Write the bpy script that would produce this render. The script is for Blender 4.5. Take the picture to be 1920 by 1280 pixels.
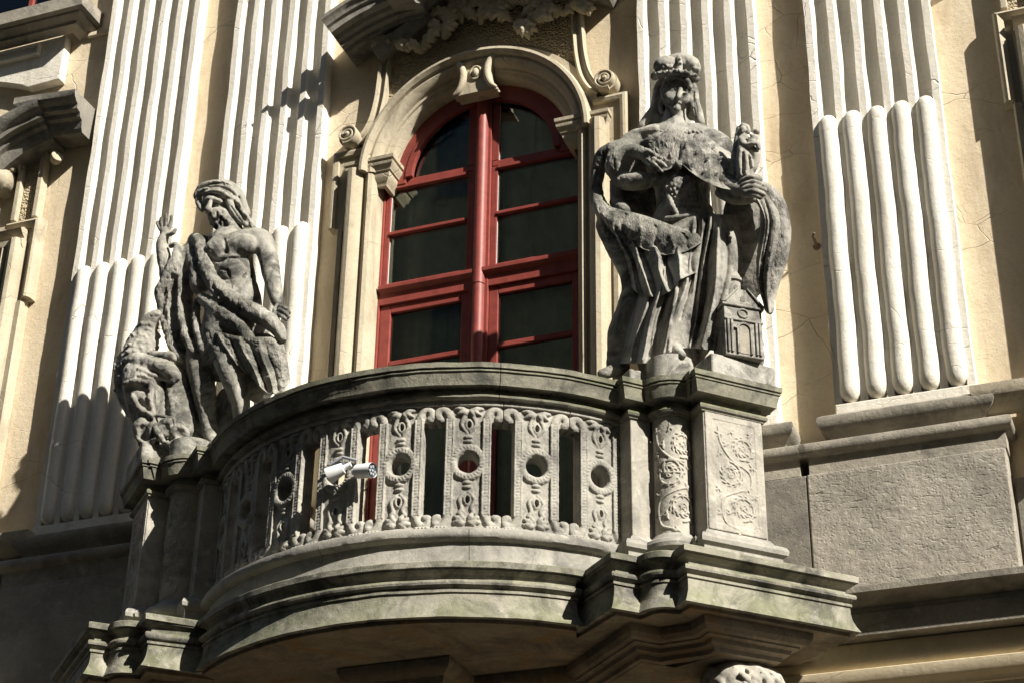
import bpy, bmesh, math, random
import numpy as np
from mathutils import Vector, Matrix
from mathutils.geometry import tessellate_polygon
random.seed(7)
scn = bpy.context.scene
for o in list(bpy.data.objects): bpy.data.objects.remove(o)
COL = scn.collection
# ---------------------------------------------------------------- camera, sky, sun, exposure
RM = np.array([[0.9348529149702468, 0.3547683665344359, 0.013763483502400524],
               [0.16142587006149794, -0.45926299204382665, 0.8735096980651336],
               [-0.3162146673488139, 0.814381305191518, 0.4866121390882462]])
FPX = 3477.4767; CAM = np.array([4.62, -11.0, 1.6])
cd = bpy.data.cameras.new('camera'); cd.sensor_width = 36; cd.lens = FPX * 36 / 1920
cd.clip_start = .1; cd.clip_end = 5000
co = bpy.data.objects.new('camera', cd); COL.objects.link(co)
co.matrix_world = Matrix([[RM[0][i], RM[1][i], -RM[2][i], CAM[i]] for i in range(3)] + [[0, 0, 0, 1]])
scn.camera = co
SUN = Vector((2.08, -1.0, 1.68)).normalized()
w = bpy.data.worlds.new('World'); scn.world = w; w.use_nodes = True
nt = w.node_tree; sky = nt.nodes.new('ShaderNodeTexSky'); sky.sky_type = 'NISHITA'; sky.sun_disc = False
sky.sun_elevation = math.asin(SUN.z); sky.sun_rotation = math.atan2(SUN.x, SUN.y)
nt.links.new(sky.outputs[0], nt.nodes['Background'].inputs[0]); nt.nodes['Background'].inputs[1].default_value = .05
sd = bpy.data.lights.new('sun', 'SUN'); sd.energy = 5.0; sd.angle = math.radians(.5); sd.color = (1, .95, .86)
so = bpy.data.objects.new('sun', sd); COL.objects.link(so); so.location = (8, -12, 20)
so.rotation_euler = (-SUN).to_track_quat('-Z', 'Y').to_euler()
scn.view_settings.view_transform = 'Standard'; scn.view_settings.look = 'None'
scn.view_settings.exposure = 1.05; scn.view_settings.gamma = 1

# ---------------------------------------------------------------- pixel -> point (direction from the pixel, distance from a known plane)
def at(px, py, Y):
    r = np.array([(px - 960) / FPX, -(py - 640) / FPX, 1.0]) @ RM
    return CAM + (Y - CAM[1]) / r[1] * r

# ---------------------------------------------------------------- materials
def nodes(name):
    m = bpy.data.materials.new(name); m.use_nodes = True
    return m, m.node_tree, m.node_tree.nodes['Principled BSDF']
def N(t, typ, **kw):
    n = t.nodes.new(typ)
    for k, v in kw.items():
        if k.startswith('_'): setattr(n, k[1:], v)
        else: n.inputs[k.replace('__', ' ')].default_value = v
    return n
def L(t, a, b): t.links.new(a, b)
def noise(t, pos, scale, detail=6, rough=.6, dist=0.0):
    n = N(t, 'ShaderNodeTexNoise', Scale=scale, Detail=detail, Roughness=rough, Distortion=dist); L(t, pos, n.inputs['Vector']); return n.outputs['Fac']
def ramp(t, x, a, b, ca=(0, 0, 0, 1), cb=(1, 1, 1, 1)):
    n = t.nodes.new('ShaderNodeValToRGB'); e = n.color_ramp.elements
    e[0].position = a; e[1].position = b; e[0].color = ca; e[1].color = cb; L(t, x, n.inputs[0]); return n.outputs[0]
def mix(t, f, a, b, typ='MIX'):
    n = t.nodes.new('ShaderNodeMix'); n.data_type = 'RGBA'; n.blend_type = typ
    for s, v in ((0, f), (6, a), (7, b)):
        if hasattr(v, 'is_linked'): L(t, v, n.inputs[s])
        else: n.inputs[s].default_value = v if s == 0 or len(v) == 4 else (*v, 1)
    return n.outputs[2]
def math_(t, op, a, b=0.0):
    n = t.nodes.new('ShaderNodeMath'); n.operation = op
    for s, v in ((0, a), (1, b)):
        if hasattr(v, 'is_linked'): L(t, v, n.inputs[s])
        else: n.inputs[s].default_value = v
    return n.outputs[0]
def bump(t, b, h, dist, strength=1.0, prev=None):
    n = N(t, 'ShaderNodeBump', Strength=strength, Distance=dist); L(t, h, n.inputs['Height'])
    if prev: L(t, prev, n.inputs['Normal'])
    L(t, n.outputs[0], b.inputs['Normal']); return n.outputs[0]
def posn(t):
    g = t.nodes.new('ShaderNodeNewGeometry'); return g.outputs['Position'], g

def plaster(name, c1, c2, c3, crack=.5, grain=.004, dirt=.5, streak=.3):
    m, t, b = nodes(name); p, g = posn(t)
    st = N(t, 'ShaderNodeMapping'); st.inputs['Scale'].default_value = (1, 1, streak); L(t, p, st.inputs['Vector'])
    c = mix(t, ramp(t, noise(t, p, 1.3, 8, .65), .35, .68), c1, c2)
    c = mix(t, math_(t, 'MULTIPLY', ramp(t, noise(t, st.outputs[0], 4.5, 9, .7, .6), .5, .75), dirt), c, c3)
    c = mix(t, math_(t, 'MULTIPLY', ramp(t, noise(t, p, 34, 4, .7), .5, .72), .25), c, c3)
    b.inputs['Roughness'].default_value = .9
    h = math_(t, 'ADD', math_(t, 'MULTIPLY', noise(t, p, 26, 8, .7), .8), math_(t, 'MULTIPLY', noise(t, p, 150, 3, .6), .35))
    if crack:
        warp = N(t, 'ShaderNodeTexNoise', Scale=3.2, Detail=6); L(t, p, warp.inputs['Vector'])
        sc = N(t, 'ShaderNodeMapping'); sc.inputs['Scale'].default_value = (1.0, 1.0, 2.1); L(t, mix(t, .16, p, warp.outputs['Color'], 'ADD'), sc.inputs['Vector'])
        v = N(t, 'ShaderNodeTexVoronoi', _feature='DISTANCE_TO_EDGE', Scale=1.5); L(t, sc.outputs[0], v.inputs['Vector'])
        ln = ramp(t, v.outputs['Distance'], .0, .006, (1, 1, 1, 1), (0, 0, 0, 1))
        ln = math_(t, 'MULTIPLY', ln, ramp(t, noise(t, p, 1.1, 3), .48, .6))
        c = mix(t, math_(t, 'MULTIPLY', ln, crack), c, tuple(x * .35 for x in c3))
        h = math_(t, 'SUBTRACT', h, math_(t, 'MULTIPLY', ln, 1.0))
    L(t, c, b.inputs['Base Color']); bump(t, b, h, grain, .8)
    return m

def stone(name, c1, c2, soot=(.03, .029, .03), soot_amt=.5, moss=0.0, pits=.5, grain=.006, rough=.92, warm=None, fur=False, sr=(.46, .66)):
    m, t, b = nodes(name); p, g = posn(t)
    c = mix(t, ramp(t, noise(t, p, 2.3, 9, .65, .4), .36, .66), c1, c2)
    c = mix(t, math_(t, 'MULTIPLY', ramp(t, noise(t, p, 3.1, 8, .72, .8), *sr), soot_amt), c, soot)
    if warm: c = mix(t, math_(t, 'MULTIPLY', ramp(t, noise(t, p, 1.9, 7, .7, 1.0), .52, .64), .8), c, warm)
    c = mix(t, math_(t, 'MULTIPLY', ramp(t, noise(t, p, 60, 4, .8), .45, .75), .35), c, tuple(x * .45 for x in c1))
    c = mix(t, math_(t, 'MULTIPLY', ramp(t, noise(t, p, 14, 6, .7), .56, .74), .4), c, tuple(min(1, x * 1.7) for x in c2))
    if moss:
        nz = N(t, 'ShaderNodeSeparateXYZ'); L(t, g.outputs['Normal'], nz.inputs[0])
        up = ramp(t, math_(t, 'ADD', nz.outputs[2], .5), .15, .85)
        mm = math_(t, 'MULTIPLY', math_(t, 'MULTIPLY', ramp(t, noise(t, p, 2.6, 9, .75, .6), .38, .56), up), moss)
        c = mix(t, mm, c, mix(t, ramp(t, noise(t, p, 9, 5, .7), .4, .7), (.095, .10, .045), (.16, .17, .075)))
    L(t, c, b.inputs['Base Color']); b.inputs['Roughness'].default_value = rough
    v = N(t, 'ShaderNodeTexVoronoi', Scale=42); L(t, p, v.inputs['Vector'])
    pit = math_(t, 'MULTIPLY', ramp(t, v.outputs['Distance'], .05, .4), ramp(t, noise(t, p, 9, 3), .35, .6))
    h = math_(t, 'ADD', math_(t, 'MULTIPLY', noise(t, p, 22, 10, .72), 1.0), math_(t, 'ADD', math_(t, 'MULTIPLY', pit, pits * .5), math_(t, 'MULTIPLY', noise(t, p, 120, 4, .7), .4)))
    if fur:
        at_ = N(t, 'ShaderNodeAttribute'); at_.attribute_name = 'fur'
        mp = N(t, 'ShaderNodeMapping'); mp.inputs['Scale'].default_value = (70, 40, 22); mp.inputs['Rotation'].default_value = (0, .5, 0); L(t, p, mp.inputs['Vector'])
        fn = noise(t, mp.outputs[0], 1.0, 5, .6, 1.2)
        h = math_(t, 'ADD', h, math_(t, 'MULTIPLY', math_(t, 'MULTIPLY', fn, at_.outputs['Fac']), 6.5))
    bump(t, b, h, grain, .9)
    return m

def tooled(name, c1, c2):   # big ashlar panel with chisel marks running diagonally
    m = stone(name, c1, c2, soot_amt=.28, pits=1.0, grain=.008); t = m.node_tree; b = t.nodes['Principled BSDF']; p, g = posn(t)
    mp = N(t, 'ShaderNodeMapping'); mp.inputs['Rotation'].default_value = (0, math.radians(-36), 0); mp.inputs['Scale'].default_value = (13, 10, 46); L(t, p, mp.inputs['Vector'])
    h = math_(t, 'MULTIPLY', ramp(t, noise(t, mp.outputs[0], 1.0, 3, .5, .3), .58, .70), ramp(t, noise(t, p, 3.5, 4), .42, .62))
    old = b.inputs['Normal'].links[0].from_socket
    bump(t, b, math_(t, 'MULTIPLY', h, -1.0), .011, .8, old); return m

def simple(name, c, rough=.5, spec=.5, metal=0.0, n=0.0, ns=20.0, grain=.0):
    m, t, b = nodes(name); p, g = posn(t)
    if n: L(t, mix(t, math_(t, 'MULTIPLY', ramp(t, noise(t, p, ns, 6, .7), .4, .7), n), c, tuple(x * .45 for x in c)), b.inputs['Base Color'])
    else: b.inputs['Base Color'].default_value = (*c, 1)
    b.inputs['Roughness'].default_value = rough; b.inputs['Specular IOR Level'].default_value = spec; b.inputs['Metallic'].default_value = metal
    if grain: bump(t, b, noise(t, p, 60, 4), grain, .6)
    return m

M = {}
M['ochre'] = plaster('ochre_plaster', (.66, .565, .41), (.55, .445, .295), (.34, .26, .165), .45, .008, .75)
M['cream'] = plaster('cream_plaster', (.66, .57, .40), (.55, .45, .29), (.33, .26, .16), .2, .005, .4)
M['white'] = plaster('white_limewash', (.76, .72, .63), (.64, .595, .50), (.32, .28, .215), .5, .011, .6, .10)
M['surround'] = plaster('stone_paint', (.46, .405, .30), (.36, .305, .21), (.15, .125, .085), .12, .008, .85)
M['rough'] = plaster('stippled_stucco', (.46, .38, .25), (.38, .30, .19), (.20, .155, .10), 0, .004, .4)
_t = M['rough'].node_tree; _p, _g = posn(_t); _v = N(_t, 'ShaderNodeTexVoronoi', Scale=46); L(_t, mix(_t, .04, _p, _t.nodes.new('ShaderNodeTexNoise').outputs['Color'], 'ADD'), _v.inputs['Vector'])
bump(_t, _t.nodes['Principled BSDF'], _v.outputs['Distance'], .03, 1.0, _t.nodes['Principled BSDF'].inputs['Normal'].links[0].from_socket)
M['stone'] = stone('weathered_sandstone', (.25, .225, .18), (.36, .325, .26), soot_amt=.55, moss=.0)
M['rail'] = stone('mossy_sandstone', (.17, .158, .122), (.27, .255, .20), soot_amt=.8, moss=1.0, sr=(.44, .6))
M['slab'] = stone('slab_sandstone', (.24, .225, .18), (.36, .335, .275), soot_amt=.85, moss=.62, sr=(.44, .6))
M['pale'] = stone('pale_carved_stone', (.30, .28, .235), (.42, .39, .33), soot=(.07, .066, .06), soot_amt=.65, grain=.005)
M['bal'] = stone('balustrade_stone', (.25, .237, .205), (.37, .35, .30), soot=(.055, .052, .048), soot_amt=.7, grain=.004)
M['statue'] = stone('statue_stone', (.255, .24, .212), (.42, .40, .352), soot=(.032, .031, .030), soot_amt=.92, moss=.2, grain=.005, fur=True, sr=(.45, .60))
M['dark'] = stone('sooty_stone', (.15, .135, .11), (.22, .20, .165), soot_amt=.5, grain=.008)
M['soffit'] = stone('soffit_stone', (.21, .175, .125), (.29, .24, .17), soot_amt=.6, warm=(.24, .14, .055), pits=.3, grain=.006)
M['panel'] = tooled('tooled_ashlar', (.25, .225, .185), (.37, .335, .275))
M['hood'] = stone('hood_stone', (.20, .185, .155), (.30, .28, .235), soot_amt=.6)
M['red'] = simple('red_paint', (.24, .050, .038), .5, .35, n=.6, ns=9, grain=.0015)
M['whitepaint'] = simple('white_metal', (.80, .80, .79), .35, .5)
M['greypaint'] = simple('grey_metal', (.30, .31, .32), .45, .5)
M['lens'] = simple('lamp_glass', (.05, .07, .09), .12, .6)
M['iron'] = simple('rusty_iron', (.20, .15, .11), .8, .3, n=.8, ns=50)
M['room'] = simple('room_wall', (.25, .25, .22), .9, .2, n=.3, ns=3)
M['curtain'] = simple('net_curtain', (.56, .56, .54), .9, .1, n=.5, ns=6)
M['paving'] = plaster('paving', (.07, .056, .040), (.058, .046, .033), (.04, .032, .024), 0, .01, .4)
def glass():
    m, t, b = nodes('window_glass'); p, g = posn(t)
    tr = t.nodes.new('ShaderNodeBsdfTransparent'); tr.inputs[0].default_value = (.86, .90, .86, 1)
    gl = t.nodes.new('ShaderNodeBsdfGlossy'); gl.inputs['Roughness'].default_value = .02; gl.inputs[0].default_value = (.8, .82, .8, 1)
    fr = t.nodes.new('ShaderNodeFresnel'); fr.inputs[0].default_value = 1.5
    bp = N(t, 'ShaderNodeBump', Strength=.05, Distance=.02); L(t, noise(t, p, 2.2, 2, .5, .8), bp.inputs['Height'])
    L(t, bp.outputs[0], gl.inputs['Normal'])
    mx = t.nodes.new('ShaderNodeMixShader'); L(t, fr.outputs[0], mx.inputs[0]); L(t, tr.outputs[0], mx.inputs[1]); L(t, gl.outputs[0], mx.inputs[2])
    L(t, mx.outputs[0], t.nodes['Material Output'].inputs[0]); return m
M['glass'] = glass()

# ---------------------------------------------------------------- object helpers
def thing(name, label, cat, loc=(0, 0, 0), group=None):
    o = bpy.data.objects.new(name, None); COL.objects.link(o); o.location = loc; o.empty_display_size = .3
    o['label'] = label; o['category'] = cat
    if group: o['group'] = group
    return o
def world_of(o):
    m = Matrix.Translation(o.location) @ o.rotation_euler.to_matrix().to_4x4()
    return m if o.parent is None else world_of(o.parent) @ o.matrix_parent_inverse @ m
def link(name, me, mat, parent=None, smooth=False, label=None):
    if mat is not None and not me.materials: me.materials.append(M[mat] if isinstance(mat, str) else mat)
    if smooth: me.polygons.foreach_set('use_smooth', [True] * len(me.polygons))
    o = bpy.data.objects.new(name, me); COL.objects.link(o)
    if parent is not None: o.parent = parent; o.matrix_parent_inverse = world_of(parent).inverted()
    if label: o['label'] = label
    return o
def mesh(name, v, f):
    me = bpy.data.meshes.new(name); me.from_pydata([tuple(map(float, x)) for x in v], [], f); me.update(); return me
class B:      # collects pieces of ONE part
    def __init__(s): s.v = []; s.f = []
    def add(s, v, f):
        o = len(s.v); s.v += [tuple(map(float, x)) for x in v]; s.f += [tuple(i + o for i in q) for q in f]; return s
    def box(s, x0, x1, y0, y1, z0, z1):
        return s.add([(x0, y0, z0), (x1, y0, z0), (x1, y1, z0), (x0, y1, z0), (x0, y0, z1), (x1, y0, z1), (x1, y1, z1), (x0, y1, z1)],
                     [(0, 3, 2, 1), (4, 5, 6, 7), (0, 1, 5, 4), (1, 2, 6, 5), (2, 3, 7, 6), (3, 0, 4, 7)])
    def prism(s, poly, a, b, fn=None, holes=()):   # polygon (u, w) extruded from a to b; fn(u, w, d) -> xyz, default the facade: (u, d, w)
        fn = fn or (lambda u, w, d: (u, d, w))
        loops = [list(poly)] + [list(h) for h in holes]
        flat = [q for l in loops for q in l]; n = len(flat)
        tri = tessellate_polygon([[Vector((q[0], q[1], 0)) for q in l] for l in loops])
        f = [tuple(t) for t in tri] + [tuple(i + n for i in reversed(t)) for t in tri]; k = 0
        for l in loops:
            m = len(l)
            f += [(k + i, k + (i + 1) % m, k + (i + 1) % m + n, k + i + n) for i in range(m)]; k += m
        return s.add([fn(q[0], q[1], a) for q in flat] + [fn(q[0], q[1], b) for q in flat], f)
    def grid(s, rows, cu=False, cv=False):         # rows of points -> quads
        nr, nc = len(rows), len(rows[0]); f = []
        for i in range(nr if cv else nr - 1):
            for j in range(nc if cu else nc - 1):
                f.append((i * nc + j, i * nc + (j + 1) % nc, ((i + 1) % nr) * nc + (j + 1) % nc, ((i + 1) % nr) * nc + j))
        return s.add([q for r in rows for q in r], f)
    def tube(s, pts, rad, n=8, caps=True):
        pts = [Vector(p) for p in pts]; rows = []; up = None
        for i, p in enumerate(pts):
            d = (pts[min(i + 1, len(pts) - 1)] - pts[max(i - 1, 0)]).normalized()
            if up is None: up = d.orthogonal().normalized()
            a = (up - d * up.dot(d)).normalized(); up = a; b2 = d.cross(a)
            r = rad[i] if hasattr(rad, '__len__') else rad
            rows.append([p + (a * math.cos(2 * math.pi * k / n) + b2 * math.sin(2 * math.pi * k / n)) * r for k in range(n)])
        o = len(s.v); s.grid(rows, cu=True)
        if caps:
            s.f.append(tuple(o + k for k in reversed(range(n)))); s.f.append(tuple(o + (len(rows) - 1) * n + k for k in range(n)))
        return s
    def build(s, name, mat, parent=None, smooth=False, bevel=0.0, label=None, weld=False, seg=2, jitter=0.0):
        me = mesh(name, s.v, s.f); bm = bmesh.new(); bm.from_mesh(me)
        if weld: bmesh.ops.remove_doubles(bm, verts=bm.verts, dist=.0005)
        bmesh.ops.recalc_face_normals(bm, faces=bm.faces); bm.to_mesh(me); bm.free()
        o = link(name, me, mat, parent, smooth, label)
        if bevel:
            m = o.modifiers.new('bevel', 'BEVEL'); m.width = bevel; m.segments = seg; m.limit_method = 'ANGLE'; m.angle_limit = math.radians(35); m.harden_normals = False
        return o
def shade_auto(o, ang=40):
    me = o.data; me.polygons.foreach_set('use_smooth', [True] * len(me.polygons))
    bm = bmesh.new(); bm.from_mesh(me)
    for e in bm.edges:
        if len(e.link_faces) == 2 and e.calc_face_angle(0) > math.radians(ang): e.smooth = False
    bm.to_mesh(me); bm.free(); return o
def offset(path, d, closed=False):      # open polyline in 2D, moved by d to its left, mitred
    P = [Vector(p) for p in path]; out = []
    for i, p in enumerate(P):
        a = (p - P[i - 1]).normalized() if i > 0 else None
        b = (P[i + 1] - p).normalized() if i < len(P) - 1 else None
        na = Vector((-a.y, a.x)) if a else None; nb = Vector((-b.y, b.x)) if b else None
        if na is None: out.append(p + nb * d)
        elif nb is None: out.append(p + na * d)
        else:
            m = (na + nb).normalized(); out.append(p + m * (d / max(.35, m.dot(na))))
    return out
def sweep(b, path, prof, fn, cap=True, close=False, wob=0.0):   # prof [(offset to the left, height)] ; fn(u, w, h) -> xyz
    rows = []
    offs = {}
    for o, h in prof:
        q = offset(path, o); rw = np.array([fn(x.x, x.y, h) for x in q])
        if wob:
            for k_, sc in ((1.0, 5.0), (.6, 17.0)): rw = rw + wob * k_ * 2 * np.stack([vnoise(rw + 3.1 * j, sc) for j in range(3)], 1)
        rows.append([tuple(r_) for r_ in rw])
    k = len(b.v); n = len(path); b.grid(rows, cv=close)
    if cap:
        m = len(prof)
        b.f.append(tuple(k + i * n for i in range(m))); b.f.append(tuple(k + i * n + n - 1 for i in reversed(range(m))))
    return b
def arc(cx, cy, r, a0, a1, n): return [(cx + r * math.cos(math.radians(a0 + (a1 - a0) * i / n)), cy + r * math.sin(math.radians(a0 + (a1 - a0) * i / n))) for i in range(n + 1)]
def spline(P, n=6):
    P = [np.array(p, float) for p in P]; out = []
    for i in range(len(P) - 1):
        a, b, c, d = P[max(i - 1, 0)], P[i], P[i + 1], P[min(i + 2, len(P) - 1)]
        for k in range(n):
            t = k / n; out.append(.5 * (2 * b + (c - a) * t + (2 * a - 5 * b + 4 * c - d) * t * t + (3 * b - a - 3 * c + d) * t ** 3))
    out.append(P[-1]); return out

# ---------------------------------------------------------------- carving: distance fields sampled on a grid, skinned by surface nets
RNG = np.random.default_rng(3); LAT = RNG.random((32, 32, 32)).astype(np.float32)
def vnoise(p, s):
    q = p * s; i = np.floor(q).astype(np.int32); f = (q - i).astype(np.float32); f = f * f * (3 - 2 * f); r = 0
    for a in (0, 1):
        for b in (0, 1):
            for c in (0, 1):
                r = r + LAT[(i[..., 0] + a) & 31, (i[..., 1] + b) & 31, (i[..., 2] + c) & 31] * (f[..., 0] if a else 1 - f[..., 0]) * (f[..., 1] if b else 1 - f[..., 1]) * (f[..., 2] if c else 1 - f[..., 2])
    return r - .5
class Field:
    def __init__(s, lo, hi, v):
        s.lo = np.array(lo, np.float32); s.v = v; s.n = np.ceil((np.array(hi) - lo) / v).astype(int) + 1
        s.D = np.full(s.n, .3, np.float32); s.ax = [s.lo[i] + v * np.arange(s.n[i], dtype=np.float32) for i in range(3)]
    def win(s, lo, hi):
        a = np.clip(np.floor((np.array(lo) - s.lo) / s.v).astype(int), 0, s.n); b = np.clip(np.ceil((np.array(hi) - s.lo) / s.v).astype(int) + 1, 0, s.n)
        if (b <= a).any(): return None
        sl = tuple(slice(a[i], b[i]) for i in range(3))
        return sl, s.ax[0][sl[0]][:, None, None], s.ax[1][sl[1]][None, :, None], s.ax[2][sl[2]][None, None, :]
    def put(s, sl, d, k, op):
        A = s.D[sl]
        if op == 'cut': A = -A
        if k > 0:
            h = np.maximum(k - np.abs(A - d), 0) / k; R = np.minimum(A, d) - h * h * k * .25
        else: R = np.minimum(A, d)
        s.D[sl] = -R if op == 'cut' else R
    def cap(s, a, b, ra, rb=None, k=.02, op='add', sq=None):
        rb = ra if rb is None else rb; a = np.array(a, np.float32); b = np.array(b, np.float32); m = max(ra, rb) + k + 3 * s.v
        wn = s.win(np.minimum(a, b) - m, np.maximum(a, b) + m)
        if wn is None: return s
        sl, x, y, z = wn; e = b - a; L2 = max(float(e @ e), 1e-9)
        t = np.clip(((x - a[0]) * e[0] + (y - a[1]) * e[1] + (z - a[2]) * e[2]) / L2, 0, 1)
        d = np.sqrt((x - a[0] - t * e[0]) ** 2 + (y - a[1] - t * e[1]) ** 2 + (z - a[2] - t * e[2]) ** 2) - (ra + (rb - ra) * t)
        s.put(sl, d, k, op); return s
    def tube(s, P, R, k=.02, op='add', n=5):
        q = spline([(*p, r) for p, r in zip(P, R)], n) if n else [np.array((*p, r)) for p, r in zip(P, R)]
        for i in range(len(q) - 1): s.cap(q[i][:3], q[i + 1][:3], max(q[i][3], .001), max(q[i + 1][3], .001), k, op)
        return s
    def ell(s, c, r, rot=None, k=.02, op='add'):
        c = np.array(c, np.float32); r = np.array(r, np.float32); m = r.max() + k + 3 * s.v; wn = s.win(c - m, c + m)
        if wn is None: return s
        sl, x, y, z = wn; x = x - c[0]; y = y - c[1]; z = z - c[2]
        if rot is not None:
            T = np.array(Matrix.Rotation(0, 3, 'X') if rot is None else rot, np.float32).T
            x, y, z = T[0, 0] * x + T[0, 1] * y + T[0, 2] * z, T[1, 0] * x + T[1, 1] * y + T[1, 2] * z, T[2, 0] * x + T[2, 1] * y + T[2, 2] * z
        k0 = np.sqrt((x / r[0]) ** 2 + (y / r[1]) ** 2 + (z / r[2]) ** 2); k1 = np.sqrt((x / r[0] ** 2) ** 2 + (y / r[1] ** 2) ** 2 + (z / r[2] ** 2) ** 2) + 1e-6
        s.put(sl, k0 * (k0 - 1) / k1, k, op); return s
    def box(s, c, h, rot=None, rd=.01, k=.01, op='add'):
        c = np.array(c, np.float32); h = np.array(h, np.float32); m = np.linalg.norm(h) + k + 3 * s.v; wn = s.win(c - m, c + m)
        if wn is None: return s
        sl, x, y, z = wn; x = x - c[0]; y = y - c[1]; z = z - c[2]
        if rot is not None:
            T = np.array(rot, np.float32).T
            x, y, z = T[0, 0] * x + T[0, 1] * y + T[0, 2] * z, T[1, 0] * x + T[1, 1] * y + T[1, 2] * z, T[2, 0] * x + T[2, 1] * y + T[2, 2] * z
        qx, qy, qz = np.abs(x) - h[0] + rd, np.abs(y) - h[1] + rd, np.abs(z) - h[2] + rd
        d = np.sqrt(np.maximum(qx, 0) ** 2 + np.maximum(qy, 0) ** 2 + np.maximum(qz, 0) ** 2) + np.minimum(np.maximum(qx, np.maximum(qy, qz)), 0) - rd
        s.put(sl, d, k, op); return s
    def rough(s, amp, sc, region=None, stretch=(1, 1, 1), ridged=False):
        I = np.argwhere(np.abs(s.D) < amp * 2 + 3 * s.v)
        P = s.lo + I.astype(np.float32) * s.v
        wgt = 1.0 if region is None else region(P)
        nz = vnoise(P * np.array(stretch, np.float32), sc)
        if ridged: nz = np.abs(nz) * 2.2 - .35
        s.D[I[:, 0], I[:, 1], I[:, 2]] += (amp * 2 * nz * wgt).astype(np.float32); return s
    def mesh(s, name, fn=None, fur=None, others=()):
        s.D[0], s.D[-1], s.D[:, 0], s.D[:, -1], s.D[:, :, 0], s.D[:, :, -1] = (.1,) * 6
        D = s.D; S = D < 0; nx, ny, nz = D.shape; cs = [(i, j, k) for i in (0, 1) for j in (0, 1) for k in (0, 1)]
        cnt = sum(S[i:nx - 1 + i, j:ny - 1 + j, k:nz - 1 + k].astype(np.int8) for i, j, k in cs)
        act = (cnt > 0) & (cnt < 8); I = np.argwhere(act); idx = np.full(act.shape, -1, np.int64); idx[act] = np.arange(len(I))
        V = np.zeros((len(I), 3)); W = np.zeros(len(I))
        for a in cs:
            for ax in range(3):
                if a[ax]: continue
                b = list(a); b[ax] = 1
                da = D[I[:, 0] + a[0], I[:, 1] + a[1], I[:, 2] + a[2]]; db = D[I[:, 0] + b[0], I[:, 1] + b[1], I[:, 2] + b[2]]
                mk = (da < 0) != (db < 0); t = np.where(mk, da / np.where(mk, da - db, 1), 0)
                q = np.array(a, float)[None, :].repeat(len(I), 0); q[:, ax] += t; V += q * mk[:, None]; W += mk
        V = s.lo + (I + V / W[:, None]) * s.v; Q = []
        for ax in range(3):
            sl0 = [slice(1, -1)] * 3; sl0[ax] = slice(0, -1); sl1 = list(sl0); sl1[ax] = slice(1, None)
            A, Bb = S[tuple(sl0)], S[tuple(sl1)]; E = np.argwhere(A != Bb); fl = A[E[:, 0], E[:, 1], E[:, 2]]
            off = np.ones(3, int); off[ax] = 0; E = E + off; u, v_ = (ax + 1) % 3, (ax + 2) % 3
            def g(du, dv):
                e = E.copy(); e[:, u] += du; e[:, v_] += dv; return idx[e[:, 0], e[:, 1], e[:, 2]]
            q = np.stack([g(-1, -1), g(0, -1), g(0, 0), g(-1, 0)], 1); q[~fl] = q[~fl][:, ::-1]; Q.append(q)
        Q = np.concatenate(Q); Q = Q[(Q >= 0).all(1)]
        if fn == 'raw': return V, Q
        for o in others:
            v2, q2 = o.mesh(name, 'raw'); Q = np.concatenate([Q, q2 + len(V)]); V = np.concatenate([V, v2])
        me = bpy.data.meshes.new(name); raw = V
        if fn is not None: V = fn(V)
        me.vertices.add(len(V)); me.vertices.foreach_set('co', V.astype(np.float32).ravel())
        me.loops.add(len(Q) * 4); me.loops.foreach_set('vertex_index', Q.astype(np.int32).ravel())
        me.polygons.add(len(Q)); me.polygons.foreach_set('loop_start', np.arange(0, len(Q) * 4, 4, dtype=np.int32)); me.polygons.foreach_set('loop_total', np.full(len(Q), 4, np.int32))
        me.polygons.foreach_set('use_smooth', np.ones(len(Q), bool))
        if fur is not None:
            a = me.attributes.new('fur', 'FLOAT', 'POINT'); a.data.foreach_set('value', fur(raw).astype(np.float32))
        me.update(calc_edges=True); me.validate(); return me
def spiral(cx, cy, r0, r1, a0, turns, n=28):
    return [(cx + (r0 + (r1 - r0) * i / n) * math.cos(a0 + turns * 2 * math.pi * i / n), cy + (r0 + (r1 - r0) * i / n) * math.sin(a0 + turns * 2 * math.pi * i / n)) for i in range(n + 1)]
# ================================================================ SETTING
st = B().box(-400, 400, -400, .3, -.3, 0).build('street', 'paving'); st['kind'] = 'structure'
WY = .2           # wall plane; pilaster fronts lie at y = 0
FAC = thing('palace_facade', 'ochre plastered baroque palace front with white fluted pilasters', 'building', (0, .2, 0))
SWX = 5.24
def arch_hole(cx, hw, z0, zs, r):
    return [(cx - hw, z0), (cx + hw, z0), (cx + hw, zs)] + arc(cx, zs, r, 0, 180, 24) + [(cx - hw, zs)]
holes = [arch_hole(0, .93, 5.86, 9.93, .86)]
for s in (-1, 1):
    holes.append([(s * SWX - .95, 7.2), (s * SWX + .95, 7.2), (s * SWX + .95, 10.08), (s * SWX - .95, 10.08)])
    holes.append([(s * SWX - .95, 12.45), (s * SWX + .95, 12.45), (s * SWX + .95, 14.2), (s * SWX - .95, 14.2)])
B().prism([(-8.5, 0), (8.5, 0), (8.5, 15), (-8.5, 15)], WY, WY + .45, holes=holes).build('wall', 'ochre', FAC)

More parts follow.
